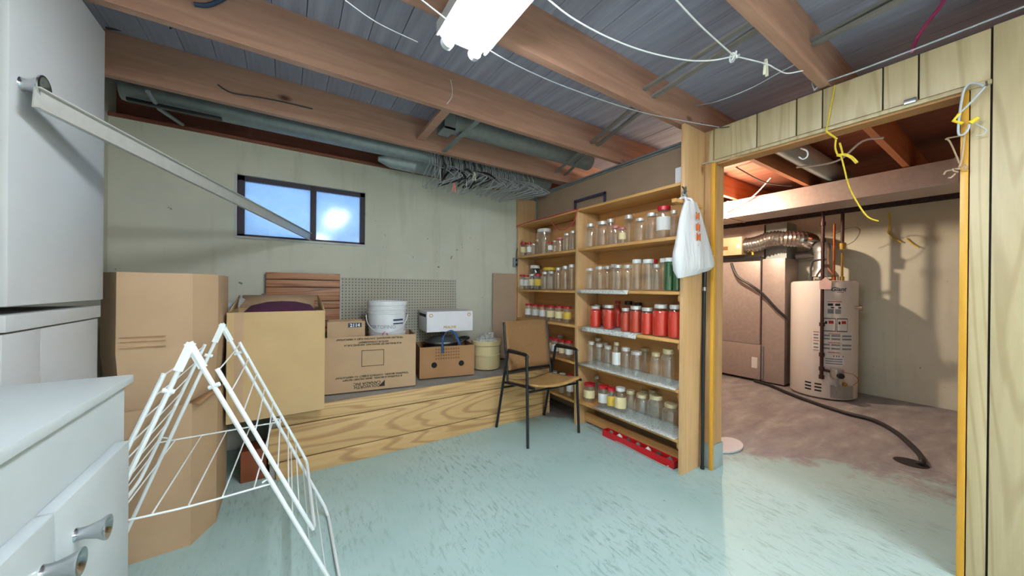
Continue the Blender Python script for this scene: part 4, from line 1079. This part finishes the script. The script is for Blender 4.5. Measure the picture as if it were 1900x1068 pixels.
def hanger_mesh(kind):
    b = MB(); hw = .19
    hk = [(0, .022*math.sin(a), .022*math.cos(a)-.0) for a in [R(x) for x in range(-100, 150, 25)]]
    hk = [Vector((0, p[1], p[2])) for p in hk]
    stem = [Vector((0, 0, -.03)), Vector((0, 0, -.075))]
    b.tube(hk, .0026, 5)
    b.tube([hk[-1], Vector((0, .004, -.028)), *stem], .0026, 5)
    if kind == 'wire':
        b.tube(spline([(0, 0, -.07), (0, hw*.5, -.105), (0, hw, -.155), (0, hw*.97, -.168), (0, 0, -.168), (0, -hw*.97, -.168), (0, -hw, -.155), (0, -hw*.5, -.105), (0, 0, -.07)], 3), .0026, 5)
    elif kind == 'long':
        b.tube([(0, 0, -.07), (0, .12, -.12), (0, .125, -.20), (0, -.125, -.20), (0, -.12, -.12), (0, 0, -.07)], .002, 5)
    else:
        b.tube(spline([(0, -hw*.9, -.15), (0, -hw*.5, -.10), (0, 0, -.07), (0, hw*.5, -.10), (0, hw*.9, -.15)], 4), .008, 7)
        b.tube([(0, -hw*.85, -.15), (0, hw*.85, -.15)], .005, 6)
    o = b.build('h', 'black_plastic' if kind == 'black' else 'hanger_wire'); me = o.data; bpy.data.objects.remove(o); return me
HM = {k: hanger_mesh(k) for k in ('wire', 'long', 'black')}
random.seed(11)
hx = .955; i = 0
while hx < 2.03 and i < 50:
    kind = 'black' if i in (5, 9, 14, 18, 21) else ('long' if i in (0, 1, 2, 12) else 'wire')
    o = mesh_obj('coat_hanger', HM[kind])
    sc_ = random.uniform(1.15, 1.35); o.scale = (sc_, sc_, sc_)
    o.location = (hx, 2.685, 0)
    o.rotation_euler = (random.uniform(-.08, .08), random.uniform(-.05, .05), random.uniform(-.32, .32))
    o.location.z = 2.30 + .009 - .022*sc_ + .003
    lb = {'black': 'black plastic hanger among the wire hangers on the ceiling rod', 'long': 'deep rectangular wire hanger on the ceiling rod', 'wire': 'thin wire coat hanger on the ceiling rod'}[kind]
    tag(o, lb, 'hanger', 'hangers on the ceiling rod: ' + kind)
    hx += .0225 if i < 42 else .05; i += 1
def clothespin(p, m, label, rx=0):
    t = thing('clothespin', label, 'clothespin', p)
    for s in (-1, 1):
        b = MB(); b.box(-.004, .004, -.006, .006, -.045, .03, .002, Matrix.Translation((.006*s, 0, 0)) @ Matrix.Rotation(R(-9*s), 4, 'Y')); b.build('prong', m, t, local=True)
    MB().tube([(-.012, 0, .004), (.012, 0, .004)], .004, 6).build('spring', 'steel', t, local=True)
clothespin(at(842, 346, Y=2.56), 'clothespin_pink', 'pink clothespin clipped on the hangers')
clothespin(at(880, 325, Y=2.56), 'clothespin_white', 'pale clothespin clipped high on the hangers')
clothespin(at(1421, 122, Z=2.23), 'clothespin_white', 'cream clothespin on the white clothesline near the doorway')

def cord(name, pts, r, m, label, cat='cord', n=6, seg=6, group=None):
    return tag(MB().tube(spline(pts, n), r, seg).build(name, m), label, cat, group)
ZL = 2.235
b = MB()
b.tube(spline([at(1005, -12, Z=ZL), at(1060, 32, Z=ZL), at(1130, 70, Z=ZL), at(1200, 96, Z=ZL), at(1270, 111, Z=ZL), at(1320, 112, Z=ZL), at(1362, 104, Z=ZL)], 6), .0032, 7)
b.tube(spline([at(1242, -14, Z=ZL), at(1300, 48, Z=ZL), at(1362, 104, Z=ZL)], 6), .0032, 7)
b.tube(spline([at(1362, 104, Z=ZL), at(1420, 118, Z=ZL), at(1440, 128, Z=ZL), at(1460, 136, Z=ZL), at(1490, 131, Z=ZL)], 6), .0030, 7)
kc = at(1362, 106, Z=ZL)
b.tube(spline([kc + Vector((.016*math.cos(a*1.0), .016*math.sin(a*1.3), .014*math.sin(a*2.1))) for a in [k*.7 for k in range(20)]], 2), .0035, 6)
tag(b.build('clothesline', 'cord_white'), 'white knotted clothesline strung under the ceiling', 'clothesline')
cord('lamp_wire', [at(772, -8, Z=2.165), at(885, 78, Z=2.165), at(960, 122, Z=2.23), at(1060, 165, Z=2.272), at(1190, 208, Z=2.274), at(1335, 236, X=2.365)], .0028, 'cable_grey', 'thin grey wire crossing below the lamp to the wall', 'wire')
cord('ceiling_wire', [at(640, 0, Z=2.27), at(700, 42, Z=2.27), at(775, 78, Z=2.27)], .002, 'cord_white', 'thin white wire under the ceiling left of the lamp', 'wire')
cord('dangling_wire', [at(836, 148, Y=1.95), at(839, 165, Y=1.95), at(838, 180, Y=1.95), at(829, 193, Y=1.95)], .0022, 'cord_white', 'short white wire dangling from the joist past the lamp', 'wire')
cord('bay_cable', [at(196, 52, Y=2.60), at(250, 58, Y=2.60), at(300, 58, Y=2.55), at(330, 43, Y=2.3)], .006, 'cable_dark', 'dark cable between the two joists at upper left', 'cable')
cord('joist_cable', [at(404, 157, Y=2.625), at(430, 172, Y=2.622), at(480, 180, Y=2.622), at(535, 191, Y=2.622), at(580, 202, Y=2.622)], .004, 'cable_dark', 'dark cable looped along the red-brown joist', 'cable')
cord('top_cable', [at(360, 8, Y=1.945), at(385, 10, Y=1.945), at(410, 0, Y=1.945), at(430, -12, Y=1.945)], .009, 'ink_blue', 'short blue cable on the pale orange joist', 'cable')
cord('pink_cable', [at(1758, -10, Z=2.47), at(1740, 18, Z=2.46), at(1715, 50, Z=2.42), at(1700, 75, Z=2.38), at(1692, 95, X=2.36)], .007, 'pink_cable', 'pink cable between the ceiling boards and the doorway wall', 'cable')
cord('wall_cable', [at(1510, 168, X=2.362), at(1530, 153, X=2.358), at(1590, 132, X=2.358), at(1690, 94, X=2.358), at(1790, 55, X=2.358), at(1900, 12, X=2.358), at(1960, -14, X=2.358)], .004, 'cable_grey', 'pale cable along the top of the doorway paneling', 'cable')
cord('corner_cable', [at(1512, 168, X=2.362), at(1507, 155, X=2.36), at(1512, 138, X=2.36), at(1520, 128, X=2.35)], .003, 'cable_grey', 'short grey cable curling over the paneling edge', 'cable')
cord('doorbell_wire', [at(1300, 228, X=2.36), at(1330, 236, X=2.362), at(1353, 235, X=2.362)], .003, 'cable_dark', 'dark wire ending on the left of the header paneling', 'wire')
cord('bridging_wire', [at(1290, 196, Y=1.278), at(1330, 188, Z=2.30), at(1390, 165, Z=2.30), at(1440, 138, Z=2.30), at(1478, 118, Y=.642)], .0025, 'cable_grey', 'grey wire sagging under the ceiling above the doorway', 'wire')
cord('lower_wire', [at(1280, 325, X=2.335), at(1290, 312, X=2.345), at(1310, 302, X=2.35), at(1330, 300, X=2.35)], .0028, 'cable_grey', 'thin wire from the end plank to the door jamb', 'wire')
tag(MB().box(2.352, 2.364, .297, .335, 2.052, 2.074, .002).build('latch_plate', 'steel'), 'small metal latch plate on the doorway header', 'latch')

# yellow rope on the header
b = MB()
b.tube(spline([at(1549, 158, X=2.36), at(1541, 200, X=2.36), at(1533, 243, X=2.358)], 4), .003, 6)
b.tube(spline([at(1533, 243, X=2.352), at(1545, 252, X=2.352), at(1553, 258, X=2.355)], 4), .005, 6)
b.tube(spline([at(1551, 257, X=2.36), at(1550, 275, X=2.36), at(1556, 289, X=2.36), at(1563, 285, X=2.36), at(1558, 265, X=2.36)], 5), .004, 6)
b.tube(spline([at(1553, 288, X=2.36), at(1568, 287, X=2.36), at(1580, 292, X=2.36), at(1590, 302, X=2.36)], 5), .007, 6)
b.tube(spline([at(1560, 288, X=2.36), at(1566, 310, X=2.36), at(1575, 345, X=2.36), at(1592, 378, X=2.36), at(1610, 402, X=2.36), at(1630, 410, X=2.36)], 6), .0035, 6)
tag(b.build('yellow_rope', 'yellow_rope'), 'yellow rope knotted and hanging from the doorway header', 'rope')
cord('white_hook', [at(1486, 275, X=2.50), at(1497, 280, X=2.50), at(1498, 290, X=2.50), at(1490, 295, X=2.50), at(1482, 291, X=2.50)], .004, 'cord_white', 'small white hook under the doorway header', 'hook')
# cable bundle on the right jamb
cb = thing('cable_bundle', 'grey extension cord coiled on a nail at the right door jamb', 'cable', at(1795, 200, X=2.34))
J = 2.345
for k in range(3):
    d = .006*k
    b = MB(); b.tube(spline([at(1825, 160, X=J-d), at(1806, 154, X=J-d), at(1790, 164, X=J-d), at(1782, 200, X=J-d), at(1778, 245, X=J-d), at(1786, 250, X=J-d), at(1796, 240, X=J-d), at(1798, 230, X=J-d)], 6), .0038, 7); b.build('loop', 'cable_grey', cb)
b = MB(); b.tube(spline([at(1828, 160, X=J), at(1812, 178, X=J), at(1795, 196, X=J), at(1782, 208, X=J), at(1779, 215, X=J)], 6), .0038, 7); b.build('cross_strand', 'cable_grey', cb)
b = MB(); b.tube(spline([at(1808, 228, X=J), at(1822, 236, X=J), at(1830, 242, X=J), at(1824, 250, X=J), at(1810, 252, X=J)], 6), .002, 6); b.build('thin_loop', 'cable_grey', cb)
b = MB(); b.tube([at(1781, 210, X=J-.012), at(1769, 224, X=J-.012), at(1786, 229, X=J-.012)], .006, 8); b.build('yellow_hook', 'yellow_plastic', cb)
b = MB(); b.tube([at(1800, 228, X=J-.014), at(1815, 218, X=J-.014)], .009, 10); b.build('yellow_plug', 'yellow_plastic', cb)
b = MB(); b.tube([(2.374, .112, at(1826, 160, X=2.37).z), (2.33, .112, at(1826, 160, X=2.37).z+.004)], .003, 6); b.build('nail', 'steel', cb)
tw = MB(); random.seed(5)
tw.tube(spline([at(1790, 250, X=J), at(1787, 275, X=J), at(1783, 300, X=J), at(1778, 315, X=J)], 5), .0035, 6)
tw.tube(spline([at(1782, 252, X=J+.02), at(1766, 255, X=J+.03), at(1755, 258, X=J+.03), at(1762, 262, X=J+.03), at(1775, 290, X=J+.01), at(1780, 303, X=J)], 5), .003, 6)
for k in range(5):
    c = at(1776+random.uniform(-8, 8), 316+random.uniform(-7, 7), X=J)
    tw.tube(spline([c, c + Vector((-.006, random.uniform(-.02, .02), random.uniform(-.02, .01))), c + Vector((-.01, random.uniform(-.03, .03), random.uniform(-.02, .02)))], 4), .003, 5)
tag(tw.build('twine', 'twine'), 'frayed beige twine hanging below the cable bundle', 'twine')

# =================================================================== UTILITY ROOM
du = thing('main_duct', 'large rectangular metal duct spanning the utility room ceiling', 'duct', (4.68, 1.0, 2.06))
MB().box(4.46, 4.90, -1.08, 3.1, 2.068, 2.268, .003).build('trunk', 'furnace_metal', du)
for y in (2.05, .35): MB().box(4.453, 4.906, y-.012, y+.012, 2.061, 2.273).build('seam_band', 'furnace_metal', du)
tag(MB().lathe([(.001, 2.9), (.085, 2.9), (.085, 4.9), (.001, 4.9)], (0, 1.13, 2.39), 24, 'x').build('round_branch_duct', 'galvanised_dull'), 'round grey branch duct under the utility room floorboards', 'duct')
tag(MB().box(2.62, 2.66, .1, 1.42, 2.155, 2.279).build('ledger_board', 'bulb_tinted_joist'), 'reddish ledger board just inside the doorway', 'board')
tag(MB().box(3.15, 3.19, 1.50, 3.1, 2.15, 2.279).build('cross_board', 'bulb_tinted_joist'), 'orange cross board under the utility joists at left', 'board')
# furnace
fu = thing('furnace', 'grey sheet-metal furnace cabinet standing in the utility room', 'furnace', (5.35, 2.2, 0))
MB().box(5.12, 5.60, 1.945, 2.60, .035, .486, .004).build('lower_panel', 'furnace_metal', fu)
MB().box(5.125, 5.60, 1.955, 2.60, .490, 1.60, .004).build('upper_panel', 'furnace_metal', fu)
MB().box(5.24, 5.60, 1.96, 2.60, 1.60, 2.062).build('plenum', 'furnace_metal', fu)
MB().box(5.10, 5.60, 1.95, 2.60, 1.59, 1.635).build('dark_band', 'black_metal', fu)
MB().box(5.16, 5.59, 1.70, 1.944, .02, 1.60, .003).build('return_box', 'furnace_metal', fu)
MB().box(5.26, 5.58, 1.72, 1.944, 1.60, 2.062).build('return_riser', 'galvanised_dull', fu)
MB().box(5.117, 5.121, 1.975, 2.04, .18, .32).build('paper_label', 'label_white', fu)
MB().tube([(5.15, 1.93, .05), (5.15, 1.93, .47)], .012, 8).build('vertical_pipe', 'galvanised', fu)
MB().box(5.116, 5.124, 2.03, 2.05, 1.66, 1.74).build('yellow_tag', 'lid_yellow', fu)
hu = thing('humidifier', 'beige humidifier box mounted on the furnace front', 'humidifier', (5.08, 2.27, 1.66))
MB().box(5.02, 5.238, 2.13, 2.50, 1.665, 1.905, .006).build('case', 'beige_metal', hu)
MB().box(5.015, 5.021, 2.30, 2.38, 1.74, 1.79).build('label_plate', 'ink_brown', hu)
MB().box(5.014, 5.021, 2.15, 2.19, 1.755, 1.80, .004).build('dial', 'lid_white', hu)
# flexible foil duct
fd = MB(); pts = spline([(5.12, 2.128, 1.79), (5.10, 1.98, 1.80), (5.08, 1.82, 1.84), (5.10, 1.68, 1.83), (5.22, 1.56, 1.82), (5.42, 1.53, 1.80)], 16)
rads = [.088+.012*(1 if k % 3 == 0 else (-.4 if k % 3 == 1 else .2)) for k in range(len(pts))]
fd.tube(pts, .09, 18, rads=rads)
tag(fd.build('flexible_duct', 'foil'), 'corrugated foil duct bending from the humidifier towards the wall', 'duct')
tag(MB().tube([(5.50, 1.69, 1.64), (5.50, 1.36, 1.66)], .055, 16).build('flue_pipe', 'galvanised'), 'horizontal metal flue pipe behind the foil duct', 'pipe')
cord('furnace_cable', [at(1357, 488, X=5.09), at(1368, 512, X=5.05), at(1392, 528, X=5.05), at(1415, 545, X=5.08), at(1440, 572, X=5.10), at(1462, 592, X=5.13)], .016, 'rubber', 'thick black cable sagging across the furnace front', 'cable')
# water heater
HX, HY, HR, HH = 5.215, 1.352, .292, 1.305
wh = thing('water_heater', 'white cylindrical gas water heater with warning stickers', 'water heater', (HX, HY, 0))
MB().lathe([(.001, .01), (HR-.02, .01), (HR-.005, .02), (HR, .03), (HR, HH-.03), (HR-.004, HH-.012), (HR-.02, HH), (.10, HH+.012), (.001, HH+.014)], seg=56).build('tank', 'tank_white', wh, local=True)
th = math.atan2(-HY, -HX)
def patch(name, m, a0, a1, z0, z1, r=HR+.0012, parent=wh, th_=0):
    b = MB(); n = max(4, int(abs(a1-a0)/.08))
    for k in range(n):
        a = th+a0+(a1-a0)*k/n; c = th+a0+(a1-a0)*(k+1)/n
        b.quad((r*math.cos(a), r*math.sin(a), z0), (r*math.cos(c), r*math.sin(c), z0), (r*math.cos(c), r*math.sin(c), z1), (r*math.cos(a), r*math.sin(a), z1))
    return b.build(name, m, parent, local=True)
# stickers (angle grows to the right in view)
patch('sticker', 'label_white', .10, .55, .995-.16, 1.10-.02)
patch('sticker_ink', 'ink_red', .12, .54, 1.075, 1.082, HR+.002)
for a0 in (.13, .34):
    patch('sticker_ink', 'ink_black', a0, a0+.15, 1.035, 1.060, HR+.002); patch('sticker_ink', 'ink_grey', a0, a0+.17, .95, 1.0, HR+.002)
    patch('sticker_ink', 'ink_black', a0+.09, a0+.18, 1.008, 1.022, HR+.002)
for a0 in (.02, .40):
    patch('warning_frame', 'ink_black', a0-.01, a0+.34, .755, .90, HR+.0014); patch('warning_panel', 'label_white', a0+.005, a0+.325, .764, .891, HR+.0022)
    patch('sticker_ink', 'ink_red', a0+.14, a0+.28, .84, .872, HR+.003); patch('sticker_ink', 'ink_black', a0+.04, a0+.10, .835, .865, HR+.003)
patch('sticker', 'label_white', -.28, .95, .53, .745)
for z in (.735, .64, .535): patch('sticker_ink', 'ink_red', -.27, -.10, z, z+.008, HR+.002); patch('sticker_ink', 'ink_red', .15, .5, z-.01, z-.003, HR+.002)
for a0, a1 in ((-.26, -.12), (.0, .2), (.24, .5), (.56, .9)):
    for z in (.56, .60, .665, .70): patch('sticker_ink', 'ink_grey', a0, a1, z, z+.018, HR+.002)
patch('sticker', 'white_card', .05, .62, .39, .50); 
for a0 in (.30, .38, .45, .58): patch('sticker_ink', 'ink_black', a0, a0+.03, .482, .494, HR+.002)
for z in (.40, .425, .45): patch('sticker_ink', 'ink_grey', .08, .58, z, z+.012, HR+.002)
letter('Giant', .062, 'ink_blue', wh, None, shear=.3, bold=.0015, bend=(HR+.002, th+.43, 1.195))
patch('logo_underline', 'ink_red', .38, .60, 1.178, 1.183, HR+.002)
for a0 in (-.52, -.22):
    for k in range(3): patch('vent_slot', 'carton_hole', a0, a0+.20, .085+.036*k, .101+.036*k, HR+.0015)
patch('access_plate', 'galvanised', .22, .95, .035, .175, HR+.012)
b = MB(); rr = HR+.035
vc = Vector(((HR+.04)*math.cos(th+.36), (HR+.04)*math.sin(th+.36), .31))
MB().lathe([(.001, -.05), (.055, -.045), (.06, 0), (.055, .05), (.03, .06), (.001, .06)], vc, 16).build('gas_valve', 'galvanised', wh, local=True)
MB().lathe([(.001, 0), (.03, 0), (.028, .03), (.001, .032)], (0, 0, 0), 14, 'x').build('valve_knob', 'black_plastic', wh, local=True).matrix_local = Matrix.Translation(vc + Vector((math.cos(th+.4)*.055, math.sin(th+.4)*.055, -.01))) @ Matrix.Rotation(th+.4, 4, 'Z')
MB().tube([vc + Vector((0, 0, -.04)), vc + Vector((.0, 0, -.14))], .018, 8).build('burner_tube', 'galvanised', wh, local=True)
MB().tube(spline([vc + Vector((-.03, -.03, .03)), vc + Vector((-.02, -.13, .02)), vc + Vector((.02, -.16, -.04)), vc + Vector((.03, -.12, -.1))], 5), .003, 6).build('thermocouple_line', 'copper', wh, local=True)
MB().lathe([(.001, 0), (.018, .0), (.02, .03), (.001, .035)], (0, 0, 0), 12, 'x').build('drain_valve', 'brass', wh, local=True).matrix_local = Matrix.Translation((HR*math.cos(th+.62), HR*math.sin(th+.62), .195)) @ Matrix.Rotation(th+.62, 4, 'Z')
# draft hood and vent
MB().lathe([(.001, HH+.014), (.07, HH+.014), (.075, HH+.02), (.075, HH+.03)], seg=24).build('flue_collar', 'galvanised', wh, local=True)
MB().lathe([(.135, HH+.055), (.13, HH+.075), (.085, HH+.15), (.085, HH+.34)], seg=24, cap=False).build('draft_hood', 'galvanised', wh, local=True)
for k in range(4):
    a = k*math.pi/2+.5; MB().tube([(.13*math.cos(a), .13*math.sin(a), HH+.0), (.128*math.cos(a), .128*math.sin(a), HH+.065)], .006, 6).build('hood_leg', 'galvanised', wh, local=True)
MB().tube(spline([(0, 0, HH+.33), (.01, .01, HH+.38), (.12, .05, HH+.40), (.23, .12, HH+.40)], 5), .085, 16).build('vent_elbow', 'galvanised', wh, local=True)
ga = th-.02; gx, gy_ = (HR+.03)*math.cos(ga), (HR+.03)*math.sin(ga)
MB().tube([(gx, gy_, .245), (gx, gy_, 2.06)], .016, 10).build('gas_pipe', 'iron_pipe', wh, local=True)
for z in (.255, .345, .50, .83, 1.75, 1.93): MB().lathe([(.016, z-.02), (.024, z-.02), (.024, z+.02), (.016, z+.02)], (gx, gy_, 0), 12).build('pipe_fitting', 'iron_pipe', wh, local=True)
MB().tube([(gx, gy_, .335), vc + Vector((0, 0, .01))], .014, 8).build('gas_branch', 'iron_pipe', wh, local=True)
for k, (a, rr, m, z1) in enumerate(((th-.55, .2, 'cable_dark', 1.55), (th+1.15, .17, 'brass', 1.62), (th+.75, .13, 'copper', 1.95))):
    x, y = rr*math.cos(a), rr*math.sin(a)
    pts = [(x, y, HH-.01), (x, y, z1)]
    if k == 0: pts = spline([(x, y, HH-.01), (x, y, z1-.06), (x+.02, y-.03, z1-.01), (x+.05, y-.12, z1)], 4)
    MB().tube(pts, .011, 8).build('water_pipe', m, wh, local=True)
    MB().lathe([(.011, HH-.005), (.02, HH-.005), (.02, HH+.05), (.011, HH+.055)], (x, y, 0), 10).build('pipe_nut', m, wh, local=True)
sv = Vector((.17*math.cos(th+1.15), .17*math.sin(th+1.15), 1.70))
MB().lathe([(.001, -.045), (.03, -.04), (.034, .03), (.001, .05)], sv, 12).build('shutoff_valve', 'brass', wh, local=True)
MB().tube([sv + Vector((0, 0, .03)), sv + Vector((0, 0, .36))], .016, 8).build('riser_pipe', 'iron_pipe', wh, local=True)
MB().tube(spline([sv + Vector((.0, -.02, .0)), sv + Vector((.0, -.10, .05)), sv + Vector((.0, -.14, .16)), sv + Vector((.0, -.06, .2)), sv + Vector((0, .1, .12))], 5), .003, 5).build('bond_wire', 'cable_dark', wh, local=True)
rv = Vector((.10, -HR-.004, 1.02))
MB().lathe([(.001, 0), (.014, 0), (.014, -.05), (.03, -.052), (.03, -.075), (.001, -.078)], rv + Vector((-.16, .03, 0)), 12, 'y').build('relief_valve', 'chrome', wh, local=True)
tg = MB(); tg.prism([(-.045, 0), (.045, 0), (.05, .08), (0, .13), (-.05, .08)], 0, .003)
o = tg.build('paper_tag', 'tag_pink', wh, local=True); o.matrix_local = Matrix.Translation(((HR+.062)*math.cos(th+.05), (HR+.062)*math.sin(th+.05), HH-.09)) @ Matrix.Rotation(th+math.pi/2, 4, 'Z') @ Matrix.Rotation(R(-82), 4, 'X') @ Matrix.Scale(-1, 4, (0, 0, 1)) @ Matrix.Rotation(math.pi, 4, 'X')
# hose, drain, plate on the floor
hz = .019
cord('drain_hose', [at(1400, 706, Z=hz), at(1430, 715, Z=hz), at(1470, 732, Z=hz), at(1520, 750, Z=hz), at(1570, 766, Z=hz), at(1620, 779, Z=hz), at(1660, 800, Z=hz), at(1690, 825, Z=hz+.005), at(1708, 845, Z=.03), at(1711, 858, Z=.02), at(1698, 862, Z=-.02)], .0175, 'rubber', 'black hose curving across the floor into the drain', 'hose', 6, 10)
dc = at(1690, 858, Z=0)
tag(MB().lathe([(.001, .002), (.075, .002), (.085, .001)], (dc.x, dc.y, 0), 24).build('floor_drain', 'drain_dark'), 'dark round floor drain with the black hose in it', 'drain')
pc_ = at(1352, 829, Z=.01)
pt = MB(); pt.prism([(pc_.x+.02+.17*math.cos(a), pc_.y+.04+.11*math.sin(a)*(1 if math.sin(a) < 0 else .8)) for a in [2*math.pi*k/28 for k in range(28)]], .004, .016)
tag(pt.build('oval_tray', 'white_card'), 'white oval tray lying on the floor behind the door jamb', 'tray')
# wires on the utility wall and ceiling
b = MB()
b.tube(spline([at(1648, 395, X=5.60), at(1651, 410, X=5.62), at(1648, 432, X=5.63)], 4), .008, 6)
b.tube(spline([at(1648, 432, X=5.635), at(1660, 442, X=5.63), at(1672, 449, X=5.62)], 4), .007, 6)
b.tube(spline([at(1682, 442, X=5.635), at(1693, 452, X=5.63), at(1706, 459, X=5.62)], 4), .006, 6)
tag(b.build('wall_wires', 'yellow_rope'), 'loose yellow wires sticking out of the utility room wall', 'wire')
b = MB()
for k, (pts) in enumerate((((1347, 393), (1372, 380), (1400, 362), (1430, 330)), ((1350, 300), (1380, 318), (1420, 338), (1470, 345)), ((1478, 310), (1520, 306), (1560, 295), (1600, 262), (1640, 255)))):
    z = (2.27, 2.25, 2.24)[k]
    bb2 = MB().tube(spline([at(x, y, X=(4.4, 4.0, 3.4)[k]) for x, y in pts], 5), .007, 6)
    tag(bb2.build('utility_wire', ('cord_white', 'cable_dark', 'cord_white')[k]), ('white wire drooping onto the big duct at left', 'dark wire under the orange joists', 'white wire waving below the utility joists')[k], 'wire')
# bare bulb that lights the utility room
bu = thing('light_bulb', 'bare warm light bulb in a ceiling socket of the utility room', 'bulb', (4.12, 1.985, 2.2))
MB().lathe([(.001, -.05), (.018, -.046), (.029, -.025), (.03, 0), (.022, .025), (.014, .04), (.013, .05)], seg=18).build('bulb', 'bulb_light', bu, local=True)
MB().lathe([(.02, .05), (.03, .06), (.045, .079)], seg=18).build('socket', 'white_plastic', bu, local=True)
L = bpy.data.lights.new('bulb_glow', 'POINT'); L.energy = BULB_POWER; L.color = (1, .79, .57); L.shadow_soft_size = .03
lo = bpy.data.objects.new('bulb_glow', L); COL.objects.link(lo); lo.location = (4.12, 1.985, 2.13)
